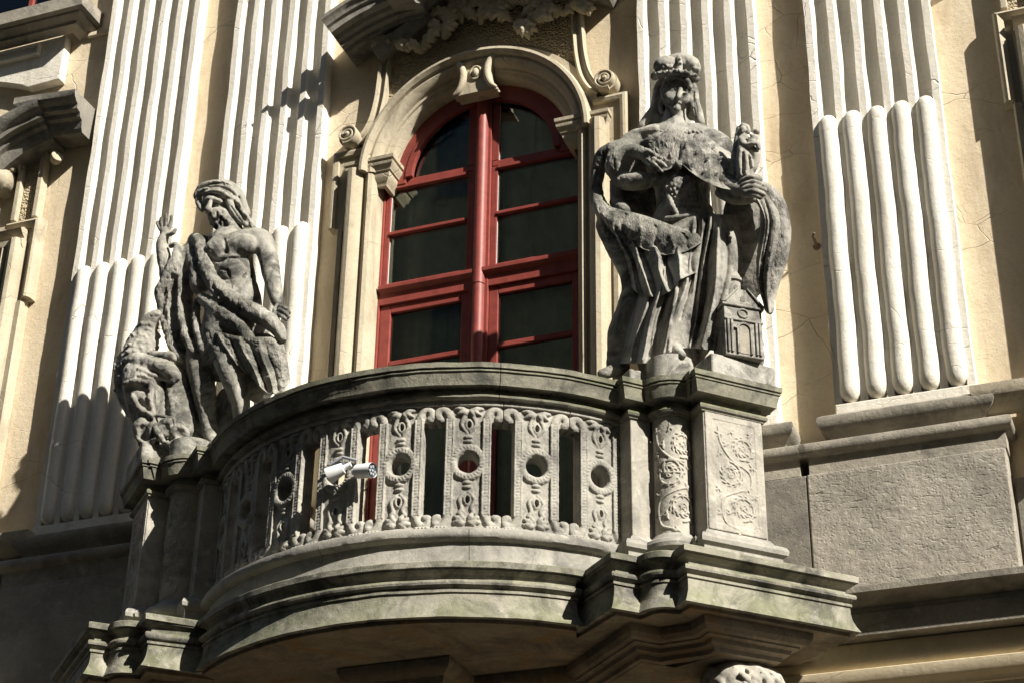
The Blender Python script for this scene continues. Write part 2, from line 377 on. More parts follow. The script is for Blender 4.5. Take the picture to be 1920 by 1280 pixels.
# ---- fluted pilasters, lower third of every flute filled by a convex reed
PILX = [(-3.58, -2.66), (-2.275, -1.355), (1.355, 2.275), (2.66, 3.58)]
def pilaster(x0, x1, seed):
    W = x1 - x0; n = 5; fl = .052; fw = (W - 6 * fl) / n; prof = [(0, WY - .001)]; x = 0
    prof.append((0, 0))
    for i in range(n):
        x += fl; prof.append((x, 0))
        for a in range(1, 10):
            th = math.pi * a / 10; prof.append((x + fw / 2 - fw / 2 * math.cos(th), .062 * math.sin(th) ** .8))
        x += fw; prof.append((x, 0))
    prof += [(W, 0), (W, WY - .001)]
    rows = []; z = 7.24; rs = np.random.default_rng(seed)
    ph = rs.random((len(prof), 3)) * 6.28
    while z < 14.8:
        rows.append([(x0 + u + .002 * math.sin(z * 5.1 + ph[k // 11][0]) + .0018 * math.sin(z * 13 + ph[k // 11][1]), y + .003 * math.sin(z * 7 + ph[k // 11][2]), z) for k, (u, y) in enumerate(prof)]); z += .09
    b = B().grid(rows); o = len(prof)
    pil = shade_auto(b.build('pilaster', 'white', FAC), 30)
    for i in range(n):
        cx = x0 + fl + fw / 2 + i * (fl + fw); r = fw / 2 + .012; b = B(); rr = []
        zt, zb = 9.60, 7.27; zs = [zb + .0, zb + .02, zb + .05, zb + .09] + list(np.arange(zb + .15, zt - .1, .06)) + [zt - .085, zt - .05, zt - .022, zt - .004]
        for z in zs:
            e = 1.0
            if z > zt - .09: e = math.sqrt(max(0, 1 - ((z - (zt - .09)) / .09) ** 2))
            if z < zb + .09: e = math.sqrt(max(0.02, 1 - ((zb + .09 - z) / .095) ** 2))
            wv = .003 * math.sin(z * 6 + i + seed) + .002 * math.sin(z * 17 + 2 * i)
            rr.append([(cx + wv - r * e * math.cos(math.pi * a / 12), .022 - (r * .98 * e) * math.sin(math.pi * a / 12) - .001, z) for a in range(13)])
        rr = [[tuple(np.array(q) + .0035 * np.array([vnoise(np.array([q]) + 7 * j, 9.0)[0] + .6 * vnoise(np.array([q]) + 5 * j, 28.0)[0] for j in range(3)])) for q in r_] for r_ in rr]
        b.grid(rr); k = len(rr) - 1
        b.f.append(tuple(range(13))); b.f.append(tuple(k * 13 + j for j in reversed(range(13))))
        b.build('reed', 'white', pil, smooth=True)
    return pil
for i, (a, b_) in enumerate(PILX): pilaster(a, b_, i + 1)
XYZ = lambda u, w_, h: (u, w_, h)
def course(x0, x1, yf, prof, name, mat, parent, yb=WY, bevel=.006, ends=True, label=None):
    b = B(); path = [(x1, yb), (x1, yf), (x0, yf), (x0, yb)]
    sweep(b, path, prof, XYZ, cap=True, close=True)
    return shade_auto(b.build(name, mat, parent, label=label), 38)
def prof_plain(z0, z1, o=0.0): return [(-.05, z0), (o, z0), (o, z1), (-.05, z1)]
for s in (-1, 1):
    for (a, c, pa, pc) in ((1.315, 2.315, 1.18, 2.415), (2.62, 3.62, 2.475, 3.735)):
        xa, xc = (a, c) if s > 0 else (-c, -a); ya, yc = (pa, pc) if s > 0 else (-pc, -pa)
        # plinth strip of the shaft, base moulding, torus block, plinth die
        B().box(xa + .04, xc - .04, -.012, WY - .003, 7.165, 7.262).build('shaft_foot', 'white', FAC, bevel=.01)
        bm_ = course(xa, xc, -.03, [(-.06, 6.965), (-.02, 6.967), (-.02, 6.99), (.0, 7.0), (.012, 7.03), (.035, 7.045), (.06, 7.07), (.075, 7.105), (.07, 7.14), (.04, 7.162), (-.06, 7.164)], 'base_moulding', 'stone', FAC)
        course(ya, yc, -.09, [(-.1, 6.74), (.0, 6.742), (.0, 6.86), (.01, 6.87), (.035, 6.875), (.05, 6.89), (.055, 6.915), (.045, 6.945), (.02, 6.96), (-.1, 6.963)], 'plinth_cap', 'stone', FAC)
        inner = pa < 2; da, dc = (pa + .01, pc + (.042 if inner else -.01)) if inner else (pa - .016, pc - .01)
        da, dc = (da, dc) if s > 0 else (-dc, -da)
        die = B().box(da, dc, -.10 if inner else -.108, WY - .01, 5.80, 6.738).build('plinth_stone', 'dark' if inner else 'panel', FAC, bevel=.010)
# narrow rougher ashlar between the two right-hand plinth stones and the ground behind
for s in (-1, 1):
    # sill string of the side bay with its console scroll
    x0, x1 = sorted((s * 3.64, s * 8.4))
    course(x0, x1, .05, [(-.06, 7.03), (0, 7.032), (.02, 7.05), (.05, 7.09), (.08, 7.12), (.09, 7.16), (.09, 7.2), (-.06, 7.203)], 'sill_string', 'surround', FAC, yb=WY - .002)
    b = B(); c = (s * 3.97, 6.72)
    pts = spiral(c[0], c[1], .085, .02, 1.6, 1.7 * -s); b.tube([(p[0], .03, p[1]) for p in pts], .022, 8)
    b.prism([(c[0] + .075 * math.cos(q), c[1] + .075 * math.sin(q)) for q in np.linspace(0, 6.28, 20)[:-1]], .05, WY - .002)
    b.prism([(c[0] - .06, 6.8), (c[0] + .06, 6.8), (c[0] + .06, 7.02), (c[0] - .06, 7.02)], .04, WY - .002)
    b.build('sill_console', 'surround', FAC, bevel=.005)
    B().box(*sorted((s * 3.745, s * 8.4)), .08, WY - .003, 5.8, 6.6).build('dado', 'dark', FAC)
# entablature below the plinths: crown, fascia, soffit, ochre string, dark door architrave
course(-8.45, 8.45, -.30, [(-.2, 5.545), (-.03, 5.548), (-.01, 5.68), (-.03, 5.69), (-.02, 5.71), (.03, 5.73), (.06, 5.755), (.10, 5.775), (.105, 5.815), (.09, 5.822), (-.2, 5.858)], 'string_course', 'stone', FAC)
course(-8.44, 8.44, -.12, [(-.12, 5.20), (-.03, 5.205), (-.02, 5.235), (.0, 5.24), (.02, 5.27), (.05, 5.285), (.075, 5.32), (.08, 5.36), (.045, 5.375), (.06, 5.41), (.06, 5.45), (.03, 5.54), (-.12, 5.543)], 'lower_moulding', 'cream', FAC)
B().box(-8.43, 8.43, .06, WY - .003, 4.2, 5.198).build('lower_wall', 'cream', FAC)
# portal below the balcony
pprof = [(-.25, 5.20), (-.10, 5.21), (-.09, 5.26), (-.05, 5.29), (-.04, 5.33), (.0, 5.36), (.02, 5.40), (.02, 5.427), (-.25, 5.4275)]
course(-1.5, 1.5, -.62, pprof, 'portal_cornice', 'soffit', FAC, yb=.05)
course(-.36, .36, -1.03, [(o, z - .0015) for o, z in pprof], 'portal_keystone', 'soffit', FAC, yb=-.5)

# ---- mouldings that run in the facade plane
def sweep_xz(name, path, prof, mat, parent, auto=35, label=None):
    b = B(); sweep(b, path, prof, lambda u, w_, h: (u, h, w_), cap=True, close=True)
    return shade_auto(b.build(name, mat, parent, label=label), auto)
ARCH = arc(0, 9.93, .74, 180, 0, 40)
jamb_prof = [(0, .30), (0, .12), (.02, .075), (.05, .06), (.075, .075), (.08, .10), (.10, .10), (.105, .07), (.13, .03), (.17, .012), (.205, .02), (.23, .05), (.235, .09), (.25, .10), (.25, .17)]
arch_prof = [(0, .30), (.005, .2), (.03, .16), (.06, .15), (.062, .13), (.085, .125), (.088, .10), (.11, .07), (.14, .055), (.165, .06), (.17, .03), (.195, .005), (.22, .01), (.235, .05), (.238, .17)]
sr = sweep_xz('arch_moulding', ARCH, arch_prof, 'surround', FAC)
for s in (-1, 1):
    p = [(-.845, 5.9), (-.845, 9.98)]
    if s > 0: p = [(.845, 9.98), (.845, 5.9)]
    j = sweep_xz('jamb_moulding', p, jamb_prof, 'surround', FAC)
    # impost: moulded return between jamb and arch
    ip = [(-.735, .30), (-.735, .10), (-1.06, .10), (-1.06, .17)]
    if s > 0: ip = [(-x, y) for x, y in reversed(ip)]
    b = B(); sweep(b, ip, [(-.06, 9.82), (-.03, 9.823), (-.02, 9.86), (.0, 9.885), (.008, 9.92), (.008, 9.935), (.02, 9.94), (.028, 9.965), (.045, 9.985), (.048, 10.01), (.035, 10.02), (.035, 10.028), (.055, 10.032), (.058, 10.06), (-.06, 10.07)], XYZ, close=True)
    shade_auto(b.build('impost', 'surround', FAC), 35)
band = [(-1.165, 5.9), (-1.165, 9.5), (-1.245, 9.5), (-1.245, 10.25), (-1.0, 10.25)] + arc(0, 9.93, 1.05, 162, 18, 36) + [(1.0, 10.25), (1.245, 10.25), (1.245, 9.5), (1.165, 9.5), (1.165, 5.9), (1.08, 5.9), (1.08, 10.0)] + arc(0, 9.93, .95, 4, 176, 30) + [(-1.08, 10.0), (-1.08, 5.9)]
B().prism(band, .135, WY - .002).build('architrave_band', 'surround', FAC, bevel=.006)
# raised outer fillet of the ears
for s in (-1, 1):
    e = [(-1.235, 9.5), (-1.235, 10.22), (-.97, 10.22)]
    if s > 0: e = [(-x, z) for x, z in reversed(e)]
    sweep_xz('ear_fillet', e, [(-.045, .134), (-.045, .105), (-.02, .095), (.0, .10), (.012, .12), (.012, .134)], 'surround', FAC)
    e = [(-1.155, 5.95), (-1.155, 9.47)]
    if s > 0: e = [(-x, z) for x, z in reversed(e)]
    sweep_xz('ear_fillet', e, [(-.035, .134), (-.035, .11), (.0, .105), (.012, .12), (.012, .134)], 'surround', FAC)
# stippled field, S-shaped strips rising from the volutes
SST = [(-1.03, 10.30), (-.96, 10.37), (-.90, 10.50), (-.865, 10.68), (-.85, 10.86), (-.84, 11.06), (-.83, 11.3), (-.80, 11.6), (-.75, 12.0)]
fld = [(x + .03, z) for x, z in SST] + [(-x - .03, z) for x, z in reversed(SST)] + arc(0, 9.93, 1.03, 19, 161, 30)
B().prism(fld, .172, WY - .003).build('stucco_field', 'rough', FAC)
for s in (-1, 1):
    p = [tuple(q) for q in spline(SST, 5)]
    if s > 0: p = [(-x, z) for x, z in reversed(p)]
    sweep_xz('scroll_strip', p, [(-.05, .171), (-.05, .12), (-.035, .105), (-.018, .12), (-.012, .13), (.012, .13), (.018, .11), (.04, .10), (.05, .12), (.05, .171)] , 'surround', FAC)
    # volute: disc, spiral roll, eye
    vx, vz = s * 1.095, 10.335
    vb = B().prism([(vx + .088 * math.cos(q), vz + .088 * math.sin(q)) for q in np.linspace(0, 2 * math.pi, 33)[:-1]], .07, WY - .004)
    vo = vb.build('volute', 'surround', FAC, bevel=.006)
    sp = spiral(vx, vz, .088, .022, -1.9 if s < 0 else math.pi + 1.9, 2.1 * (1 if s < 0 else -1), 56)
    b = B(); sweep(b, sp, [(-.012, .072), (-.012, .03), (-.004, .018), (.006, .02), (.012, .04), (.012, .072)], lambda u, w_, h: (u, h, w_), close=True); shade_auto(b.build('volute_roll', 'surround', vo), 40)
    B().tube([(vx, .07, vz), (vx, .03, vz), (vx, .005, vz)], [.026, .026, .014], 14).build('volute_eye', 'surround', vo, smooth=False, bevel=.004)
# keystone: waisted block between two crescent rims, oval boss
kz = 10.665; side = [tuple(q) for q in spline([(.215, .19), (.14, .155), (.095, .06), (.095, -.04), (.125, -.12), (.17, -.16)], 5)]
kp = [(x, kz + z) for x, z in side] + [(-x, kz + z) for x, z in reversed(side)]
key = B().prism(kp, .075, WY).build('keystone', 'surround', FAC, bevel=.006)
for s in (-1, 1):
    P = [(s * x, kz + z) for x, z in (side if s > 0 else side[::-1])]
    b = B(); n_ = len(P)
    b.tube([(x + s * .012, .06, z) for x, z in P], [.012 + .02 * math.sin(math.pi * (i + .5) / n_) for i in range(n_)], 10)
    for d in (.10, .135): b.tube([(x + s * .012, d, z) for x, z in P], [.01 + .022 * math.sin(math.pi * (i + .5) / n_) for i in range(n_)], 10)
    b.build('keystone_rim', 'surround', key, smooth=True)
B().tube([(.045 * math.cos(a), 0.07, kz + .03 + .062 * math.sin(a)) for a in np.linspace(0, 2 * math.pi, 21)], .011, 7, caps=False).build('boss_rim', 'surround', key, smooth=True)
f = Field((-.06, -.06, -.09), (.06, .06, .09), .006); f.ell((0, .0, 0), (.03, .03, .045), k=0); link('boss', f.mesh('boss', lambda V: V + np.array([0, .07, kz + .03])), 'surround', key)
B().box(-.205, .205, .04, WY, kz + .192, kz + .222).build('keystone_cap', 'surround', key, bevel=.01)

# ---- acanthus ornaments under the pediment
def leaf(f, p, ang, ln, wd, d=0.0, curl=.06, n=7):
    c, s_ = math.cos(ang), math.sin(ang); pr = []
    for i in range(6):
        t = i / 5; pr.append((p[0] + c * ln * t, p[1] - .02 - curl * math.sin(t * 2.6) - d, p[2] + s_ * ln * t))
    f.tube(pr, [.02, .026, .026, .024, .02, .026], k=.012)
    for i in range(1, n + 1):
        t = i / (n + .6); q = (p[0] + c * ln * t, p[1] - .02 - curl * math.sin(t * 2.6) - d, p[2] + s_ * ln * t)
        wl = wd * (.45 + .75 * math.sin(t * 2.7)) * (1 if i % 2 else .8)
        for sd_ in (-1, 1):
            a2 = ang + sd_ * (1.15 - .5 * t); e = (q[0] + math.cos(a2) * wl, q[1] + .03 - .02 * (i % 2), q[2] + math.sin(a2) * wl)
            m_ = tuple((q[k] + e[k]) / 2 - (.02 if k == 1 else 0) for k in range(3)); f.tube([q, m_, e], [.014, .02, .010], k=.006, n=3)
def ornament(name, leaves, cx, cz, mat='surround', v=.0062):
    f = Field((cx - .42, -.2, cz - .3), (cx + .42, .2, cz + .3), v)
    for (dx, dz, an, ln, wd) in leaves: leaf(f, (cx + dx, .12, cz + dz), math.radians(an), ln, wd)
    f.rough(.0015, 45); me = f.mesh(name); return link(name, me, mat, FAC)
q1 = at(745, 95, .1); q2 = at(800, 100, .1); q3 = at(848, 60, .1); q4 = at(905, 20, .1); q5 = at(985, 60, .1)
ornament('acanthus_leaf', [(-.2, .05, -10, .24, .06), (.02, .0, -35, .16, .05), (-.18, .04, 60, .12, .05)], q1[0], q1[2])
ornament('acanthus_leaf', [(-.02, -.04, 42, .22, .06), (.0, -.03, 150, .14, .05)], q2[0], q2[2])
ornament('acanthus_leaf', [(-.02, -.1, 75, .26, .085), (-.04, -.1, 40, .12, .05), (-.04, -.05, 140, .12, .05)], q3[0], q3[2])
ornament('acanthus_leaf', [(-.05, -.05, 80, .2, .08), (0, 0, 20, .26, .08), (0, .05, -40, .2, .07), (-.1, .1, 160, .2, .08)], q4[0], q4[2])
ornament('acanthus_leaf', [(-.05, .05, -50, .2, .08), (0, .1, 20, .3, .08), (-.1, .1, 150, .22, .08), (.05, .05, -10, .2, .07)], q5[0], q5[2])
ornament('acanthus_leaf', [(0, 0, 20, .3, .08), (0, 0, 160, .2, .07), (.1, .05, -40, .16, .06)], q5[0] + .36, q5[2] + .03)
for dx, dz, an in ((-.15, 11.38, 100), (.02, 11.32, 70), (.16, 11.4, 60), (-.02, 11.5, 95), (.3, 11.42, 30)):
    ornament('acanthus_leaf', [(0, -.1, an, .28, .085), (.04, -.05, an - 60, .2, .07), (-.04, -.05, an + 60, .2, .07)], dx, dz)

# ---- central pediment: two scrolled ends and a raised middle
ped_prof = [(0, WY - .004), (0, -.10), (.045, -.12), (.05, -.20), (.10, -.21), (.115, -.27), (.16, -.30), (.165, -.40), (.24, -.41), (.255, -.45), (.30, -.47), (.33, -.52), (.37, -.53), (.375, WY - .004)]
for s in (-1, 1):
    p = arc(-.48, 10.17, 1.16, 124, 88, 14)
    if s > 0: p = [(-x, z) for x, z in reversed(p)]
    ped_prof = [(o * .68, y * .6 + .05) if y < .1 else (o * .68, y) for o, y in ped_prof] if s < 0 else ped_prof
    sweep_xz('pediment_end', p, ped_prof, 'hood', FAC)
p = [(-.42, 11.36)] + arc(0, 10.95, .62, 132, 48, 16) + [(.42, 11.36)]
sweep_xz('pediment_middle', p, [(o, y - .13 if y < .1 else y) for o, y in ped_prof], 'hood', FAC)
sweep_xz('pediment_soffit_moulding', [tuple(q) for q in spline([(-.86, 11.06), (-.72, 11.16), (-.56, 11.25), (-.40, 11.36)], 4)], [(-.02, WY - .004), (-.02, .06), (.03, .02), (.08, .0), (.1, .05), (.1, WY - .004)], 'hood', FAC)

# ---- red arched window
def window_sashes():
    wf = B(); yf, yb = .255, .36
    # fixed frame: wide below the springing, arched above
    out = [(-.92, 5.88), (.92, 5.88), (.92, 9.95), (.80, 9.95)] + arc(0, 9.93, .80, 2, 178, 36) + [(-.80, 9.95), (-.92, 9.95)]
    inn = [(-.83, 6.02), (.83, 6.02), (.83, 9.90), (.655, 9.90)] + arc(0, 9.93, .655, 2, 178, 36) + [(-.655, 9.90), (-.83, 9.90)]
    wf.prism(out, yf, yb + .05, holes=[inn]); win = wf.build('window', 'red', FAC, bevel=.006, label='tall red arched balcony window')
    b = B(); b.prism([(-.60, 9.955), (-.66, 9.955)] + arc(0, 9.93, .66, 177, 3, 30) + [(.60, 9.955)] + arc(0, 9.93, .60, 3, 177, 30), yf - .012, yf + .03) # sash of fanlight
    b.build('fanlight_rim', 'red', win, bevel=.004)
    rows = []
    for z in np.concatenate([np.arange(6.0, 8.82, .3), [8.815]]): rows.append([(.050 * math.cos(a), .262 - .06 * math.sin(a), z) for a in np.linspace(0, math.pi, 9)])
    B().grid(rows).build('mullion', 'red', win, smooth=True)
    rows = []
    for z in np.concatenate([[8.822], np.arange(9.0, 10.6, .2), [10.59]]): rows.append([(.052 * math.cos(a), .262 - .063 * math.sin(a), z) for a in np.linspace(0, math.pi, 9)])
    B().grid(rows).build('mullion', 'red', win, smooth=True)
    B().box(-.075, .075, .25, .33, 6.0, 10.6).build('centre_post', 'red', win, bevel=.004)
    tr = B(); tr.prism([(.0, 8.80), (.0, 8.90), (.04, 8.92), (.04, 8.955), (-.09, 8.955), (-.09, 8.80)], -.83, .83, fn=lambda u, w_, d: (d, .255 - u, w_))
    tr.build('transom', 'red', win, bevel=.004)
    for s in (-1, 1):
        X = lambda a, c: sorted((s * a, s * c))
        fx = B()
        for (a, c, z0, z1) in ((.076, .125, 8.957, 9.899), (.785, .829, 8.957, 9.899), (.126, .784, 8.957, 9.0), (.076, .13, 9.957, 10.52), (.08, .655, 9.905, 9.953)):
            fx.box(*X(a, c), .275, .325, z0, z1)
        fx.build('casement', 'red', win, bevel=.004)
        for z in (9.455, 9.885): B().box(*X(.127, .783), .262, .318, z - .014, z + .014).build('muntin', 'red', win, bevel=.004)
        for z0, z1 in ((9.002, 9.44), (9.47, 9.87)): B().box(*X(.12, .788), .300, .305, z0 - .006, z1 + .006).build('pane', 'glass', win)
        hf = arc(0, 9.93, .612, 3, 78, 14); pl = [(.12, 9.95)] + [(.6, 9.95)] + [q for q in hf if q[0] > .13] + [(.12, 10.53)]
        B().prism([(s * x, z) for x, z in pl], .300, .305).build('pane', 'glass', win)
        # tall lower door leaf
        fx = B()
        for (a, c, z0, z1) in ((.076, .15, 6.03, 8.798), (.74, .829, 6.03, 8.798), (.151, .739, 8.73, 8.798), (.151, .739, 6.03, 6.2), (.151, .739, 6.62, 6.74), (.151, .739, 8.27, 8.31)): fx.box(*X(a, c), .278, .33, z0, z1)
        fx.build('door_leaf', 'red', win, bevel=.005)
        B().box(*X(.145, .745), .30, .32, 6.18, 6.64).build('door_panel', 'red', win, bevel=.01)
        for z0, z1 in ((6.74, 8.27), (8.31, 8.73)): B().box(*X(.147, .743), .303, .308, z0 - .005, z1 + .005).build('pane', 'glass', win)
        # small white-edged glazing beads catch the light
        for (xa, z0, z1) in ((.122, 9.002, 9.44), (.122, 9.47, 9.87), (.787, 9.002, 9.44), (.787, 9.47, 9.87), (.146, 8.31, 8.73), (.745, 8.31, 8.73), (.127, 9.957, 10.5)): B().box(*X(xa - .004, xa + .004), .292, .2985, z0, z1).build('glazing_bead', 'whitepaint', win)
        B().tube([(s * .80, .25, 8.92), (s * .85, .22, 8.93), (s * .87, .23, 8.96)], .010, 6).build('casement_hook', 'iron', win)
    return win
WIN = window_sashes()
def room(cx, z0, z1, hw):
    b = B(); y0, y1 = .655, 3.2
    v = [(cx - hw, y0, z0), (cx + hw, y0, z0), (cx + hw, y1, z0), (cx - hw, y1, z0), (cx - hw, y0, z1), (cx + hw, y0, z1), (cx + hw, y1, z1), (cx - hw, y1, z1)]
    b.add(v, [(0, 1, 2, 3), (4, 7, 6, 5), (1, 5, 6, 2), (2, 6, 7, 3), (3, 7, 4, 0)]); return b.build('room', 'room', FAC)
room(0, 5.86, 11.2, 1.6)
for s in (-1, 1):
    rows = []
    for z in np.arange(6.0, 10.7, .5):
        rows.append([(s * (.10 + .78 * i / 40), .46 + .012 * math.sin(i * 1.1 + .3 * z) + .006 * math.sin(i * 2.3), z) for i in range(41)])
    B().grid(rows).build('curtain', 'curtain', WIN, smooth=True)

# ---- side windows: eared frames, reversed scroll hoods, white aprons below the storey above
for s in (-1, 1):
    cx = s * SWX; room(cx, 7.1, 11, 1.3); room(cx, 12.3, 14.6, 1.3)
    for q in (-1, 1):
        e = lambda P: [(cx + q * x, z) for x, z in (P if q < 0 else list(reversed(P)))] if False else ([(cx - x, z) for x, z in P] if q < 0 else [(cx + x, z) for x, z in reversed(P)])
        sweep_xz('jamb_moulding', e([(.86, 7.22), (.86, 10.0)]), jamb_prof, 'surround', FAC)
        sweep_xz('ear_fillet', e([(1.22, 9.42), (1.22, 10.2), (.9, 10.2)]), [(-.06, .134), (-.06, .10), (-.02, .07), (.0, .08), (.016, .11), (.016, .134)], 'surround', FAC)
        sweep_xz('ear_fillet', e([(1.165, 7.25), (1.165, 9.4)]), [(-.05, .134), (-.05, .10), (.0, .09), (.016, .11), (.016, .134)], 'surround', FAC)
        B().prism([(cx + q * x, z) for x, z in ((1.08, 7.2), (1.175, 7.2), (1.175, 9.42), (1.235, 9.42), (1.235, 10.22), (.0, 10.22), (.0, 10.12), (1.08, 10.12))], .135, WY - .002).build('architrave_band', 'surround', FAC, bevel=.005)
        # stippled frieze strip between two fillets
        B().box(*sorted((cx + q * .96, cx + q * 1.13)), .15, WY - .002, 10.24, 10.95).build('frieze_panel', 'rough', FAC, bevel=.004)
        for xx in (.93, 1.145): B().box(*sorted((cx + q * (xx - .025), cx + q * (xx + .025))), .10, WY - .002, 10.24, 10.96).build('frieze_fillet', 'surround', FAC, bevel=.008)
        # hood
        P = [tuple(p_) for p_ in spline([(.46, 10.22), (.60, 10.48), (.80, 10.70), (1.03, 10.86), (1.28, 10.93)], 5)] + [(1.30, 10.93), (1.30, 10.965), (1.60, 10.935)]
        if q < 0: P = [(-x, z) for x, z in reversed(P)]
        hp = [(o, y * .7 + .03) if y < .1 else (o, y) for o, y in [(0, WY - .004), (0, -.06), (.03, -.09), (.10, -.12), (.115, -.17), (.15, -.19), (.16, -.26), (.20, -.27), (.215, -.31), (.25, -.36), (.30, -.38), (.305, WY - .004)]]
        if s < 0: sweep_xz('hood', [(cx + x, z) for x, z in P], hp, 'hood', FAC)
        b = B()
        for k, dx in enumerate((.0, .075)): b.tube([(cx + q * (1.26 - dx), -.1, 11.24 + k * .0), (cx + q * (1.25 - dx), -.1, 11.30), (cx + q * (1.24 - dx), -.1, 11.335)], [.045, .05, .022], 10)
        if s < 0: b.build('hood_bud', 'white', FAC, smooth=True)
        b = B().tube([(cx + q * 1.27, .1, 10.78), (cx + q * 1.33, .06, 10.80)], [.05, .06], 10); b.build('drop', 'surround', FAC, bevel=.015)
        f = Field((-.2, -.15, -.2), (.2, .15, .2), .008); f.cap((0, 0, 0), (0, .12, 0), .12, k=0); f.tube([(x, -.02, z) for x, z in spiral(0, 0, .135, .03, .6, 1.8, 36)], [.03] * 37, k=.008, n=0); f.cap((0, -.06, 0), (0, 0, 0), .045, k=.01)
        for k in range(3): f.tube([(.05, .05, .08), (.1 + .03 * k, .0, .13), (.17, .0, .12 - .03 * k)], [.02, .02, .008], k=.004)
        link('volute', f.mesh('volute', lambda V, q=q, cx=cx: np.stack([cx + q * (V[:, 0] + .76), V[:, 1] + .08, V[:, 2] + 10.68], 1)), 'surround', FAC)
    sweep_xz('lintel_moulding', [(cx - 1.1, 10.0), (cx + 1.1, 10.0)], [(-.10, .3), (-.10, .12), (-.05, .06), (0, .05), (.02, .09), (.05, .05), (.09, .02), (.115, .06), (.115, .17)], 'surround', FAC)
    fr = B().prism([(cx - .93, 7.22), (cx + .93, 7.22), (cx + .93, 10.0), (cx - .93, 10.0)], .29, .36, holes=[[(cx - .80, 7.4), (cx - .80, 9.85), (cx + .80, 9.85), (cx + .80, 7.4)]])
    for z in (8.6, 9.2): fr.box(cx - .80, cx + .80, .3, .35, z, z + .04)
    fr.box(cx - .05, cx + .05, .285, .355, 7.4, 9.85)
    wd = fr.build('side_window', 'red', FAC, bevel=.004)
    for q in (-1, 1): B().box(*sorted((cx + q * .05, cx + q * .8)), .32, .325, 7.4, 9.85).build('pane', 'glass', wd)
    fr = B().prism([(cx - .94, 12.46), (cx + .94, 12.46), (cx + .94, 14.19), (cx - .94, 14.19)], .26, .34, holes=[[(cx - .84, 12.54), (cx - .84, 14.1), (cx + .84, 14.1), (cx + .84, 12.54)]])
    fr.box(cx - .05, cx + .05, .25, .33, 12.54, 14.1); fr.box(cx + .55, cx + .6, .27, .33, 12.54, 14.1)
    wd = fr.build('upper_window', 'red', FAC, bevel=.004)
    for q in (-1, 1): B().box(*sorted((cx + q * .05, cx + q * .84)), .30, .305, 12.54, 14.1).build('pane', 'glass', wd)
    course(cx - 1.36, cx + 1.36, -.02, [(-.1, 12.18), (.0, 12.19), (.0, 12.22), (.04, 12.235), (.07, 12.26), (.07, 12.275), (.12, 12.285), (.12, 12.42), (.1, 12.44), (-.1, 12.445)], 'window_sill', 'stone', FAC)
    course(cx - 8, cx + 8, .17, [(-.02, 12.16), (0, 12.165), (.02, 12.185), (.02, 12.215), (-.02, 12.22)], 'sill_band', 'ochre', FAC, yb=WY - .001) if False else None
    a_ = [(-1.18, 12.19), (-1.18, 11.70), (-.84, 11.69), (-.78, 11.73)] + [(x, 11.73 + .2 * math.cos(x / .78 * math.pi / 2)) for x in np.linspace(-.7, .7, 15)] + [(.78, 11.73), (.84, 11.69), (1.18, 11.70), (1.18, 12.19)]
    B().prism([(cx + x, z) for x, z in a_], .10, WY - .003).build('apron', 'white', FAC, bevel=.008)
    sweep_xz('apron_moulding', [(cx - .93, 12.02), (cx - .93, 12.15), (cx + .93, 12.15), (cx + .93, 12.02), (cx - .93, 12.02)], [(-.09, .101), (-.09, .085), (-.07, .07), (-.05, .085), (-.04, .085), (-.03, .06), (-.005, .055), (0, .101)], 'white', FAC)
for s in (-1, 1):
    B().box(*sorted((s * 3.585, s * 3.88)), .165, WY - .002, 12.17, 12.22).build('sill_band', 'ochre', FAC, bevel=.01)
hk = B().tube([(0, 0, 0), (0, -.14, .01), (.012, -.155, .03)], .012, 8).tube([(0, -.02, 0), (0, -.0, 0)], .03, 8).build('wall_hook', 'iron', bevel=.002)
q = at(1536, 472, WY); hk.location = (q[0], WY + .015, q[2]); hk['label'] = 'small rusty iron hook on the wall left of the rightmost pilaster'; hk['category'] = 'hook'
# the wall and everything fixed in its plane stand .07 m further forward: pilasters project .13 m
for o in FAC.children:
    if o.name.split('.')[0] not in ('pilaster', 'shaft_foot', 'base_moulding', 'plinth_cap', 'plinth_stone', 'joint_stone', 'dado', 'string_course', 'lower_moulding', 'lower_wall', 'portal_cornice', 'portal_keystone'): o.location.y -= .07
hk.location.y -= .07
#@@PART3
# ================================================================ BALCONY
BAL = thing('balcony', 'bowed stone balcony with openwork balustrade and diagonal corner pedestals', 'balcony', (0, 0, 5.45))
CY = .26; RB = 1.84; H2 = math.sqrt(.5)
TN = lambda t, n: ((t + n) * H2, (t - n) * H2)
def bow(r, a0, a1, n): return [(r * math.sin(math.radians(a0 + (a1 - a0) * i / n)), CY - r * math.cos(math.radians(a0 + (a1 - a0) * i / n))) for i in range(n + 1)]
def mir(P): return [(-x, y) for x, y in reversed(P)]
def colarc(ct, cn, r, a0, a1, n=10): return [(ct + r * math.cos(math.radians(a)), cn + r * math.sin(math.radians(a))) for a in np.linspace(a0, a1, n)]
COLC = (.68, 1.79); COLR = .13
shaft_tn = [(1.20, 1.2), (1.20, 2.04), (.77, 2.04), (.77, 1.888)] + colarc(*COLC, COLR, 46, 180) + [(.55, 1.75), (.41, 1.75), (.41, 1.62)]
SHR = [TN(*q) for q in shaft_tn]
slab_tn = [(1.58, 1.2), (1.58, 2.41), (.395, 2.41), (.395, 2.28)] + colarc(.40, 2.13, .15, 92, 170, 7) + [(.245, 2.12), (.07, 2.12), (.07, 1.775)]
SLR = [TN(*q) for q in slab_tn]
SLAB = SLR + bow(1.972, 41.6, -41.6, 90) + mir(SLR)
flat = lambda u, w_, d: (u, w_, d)
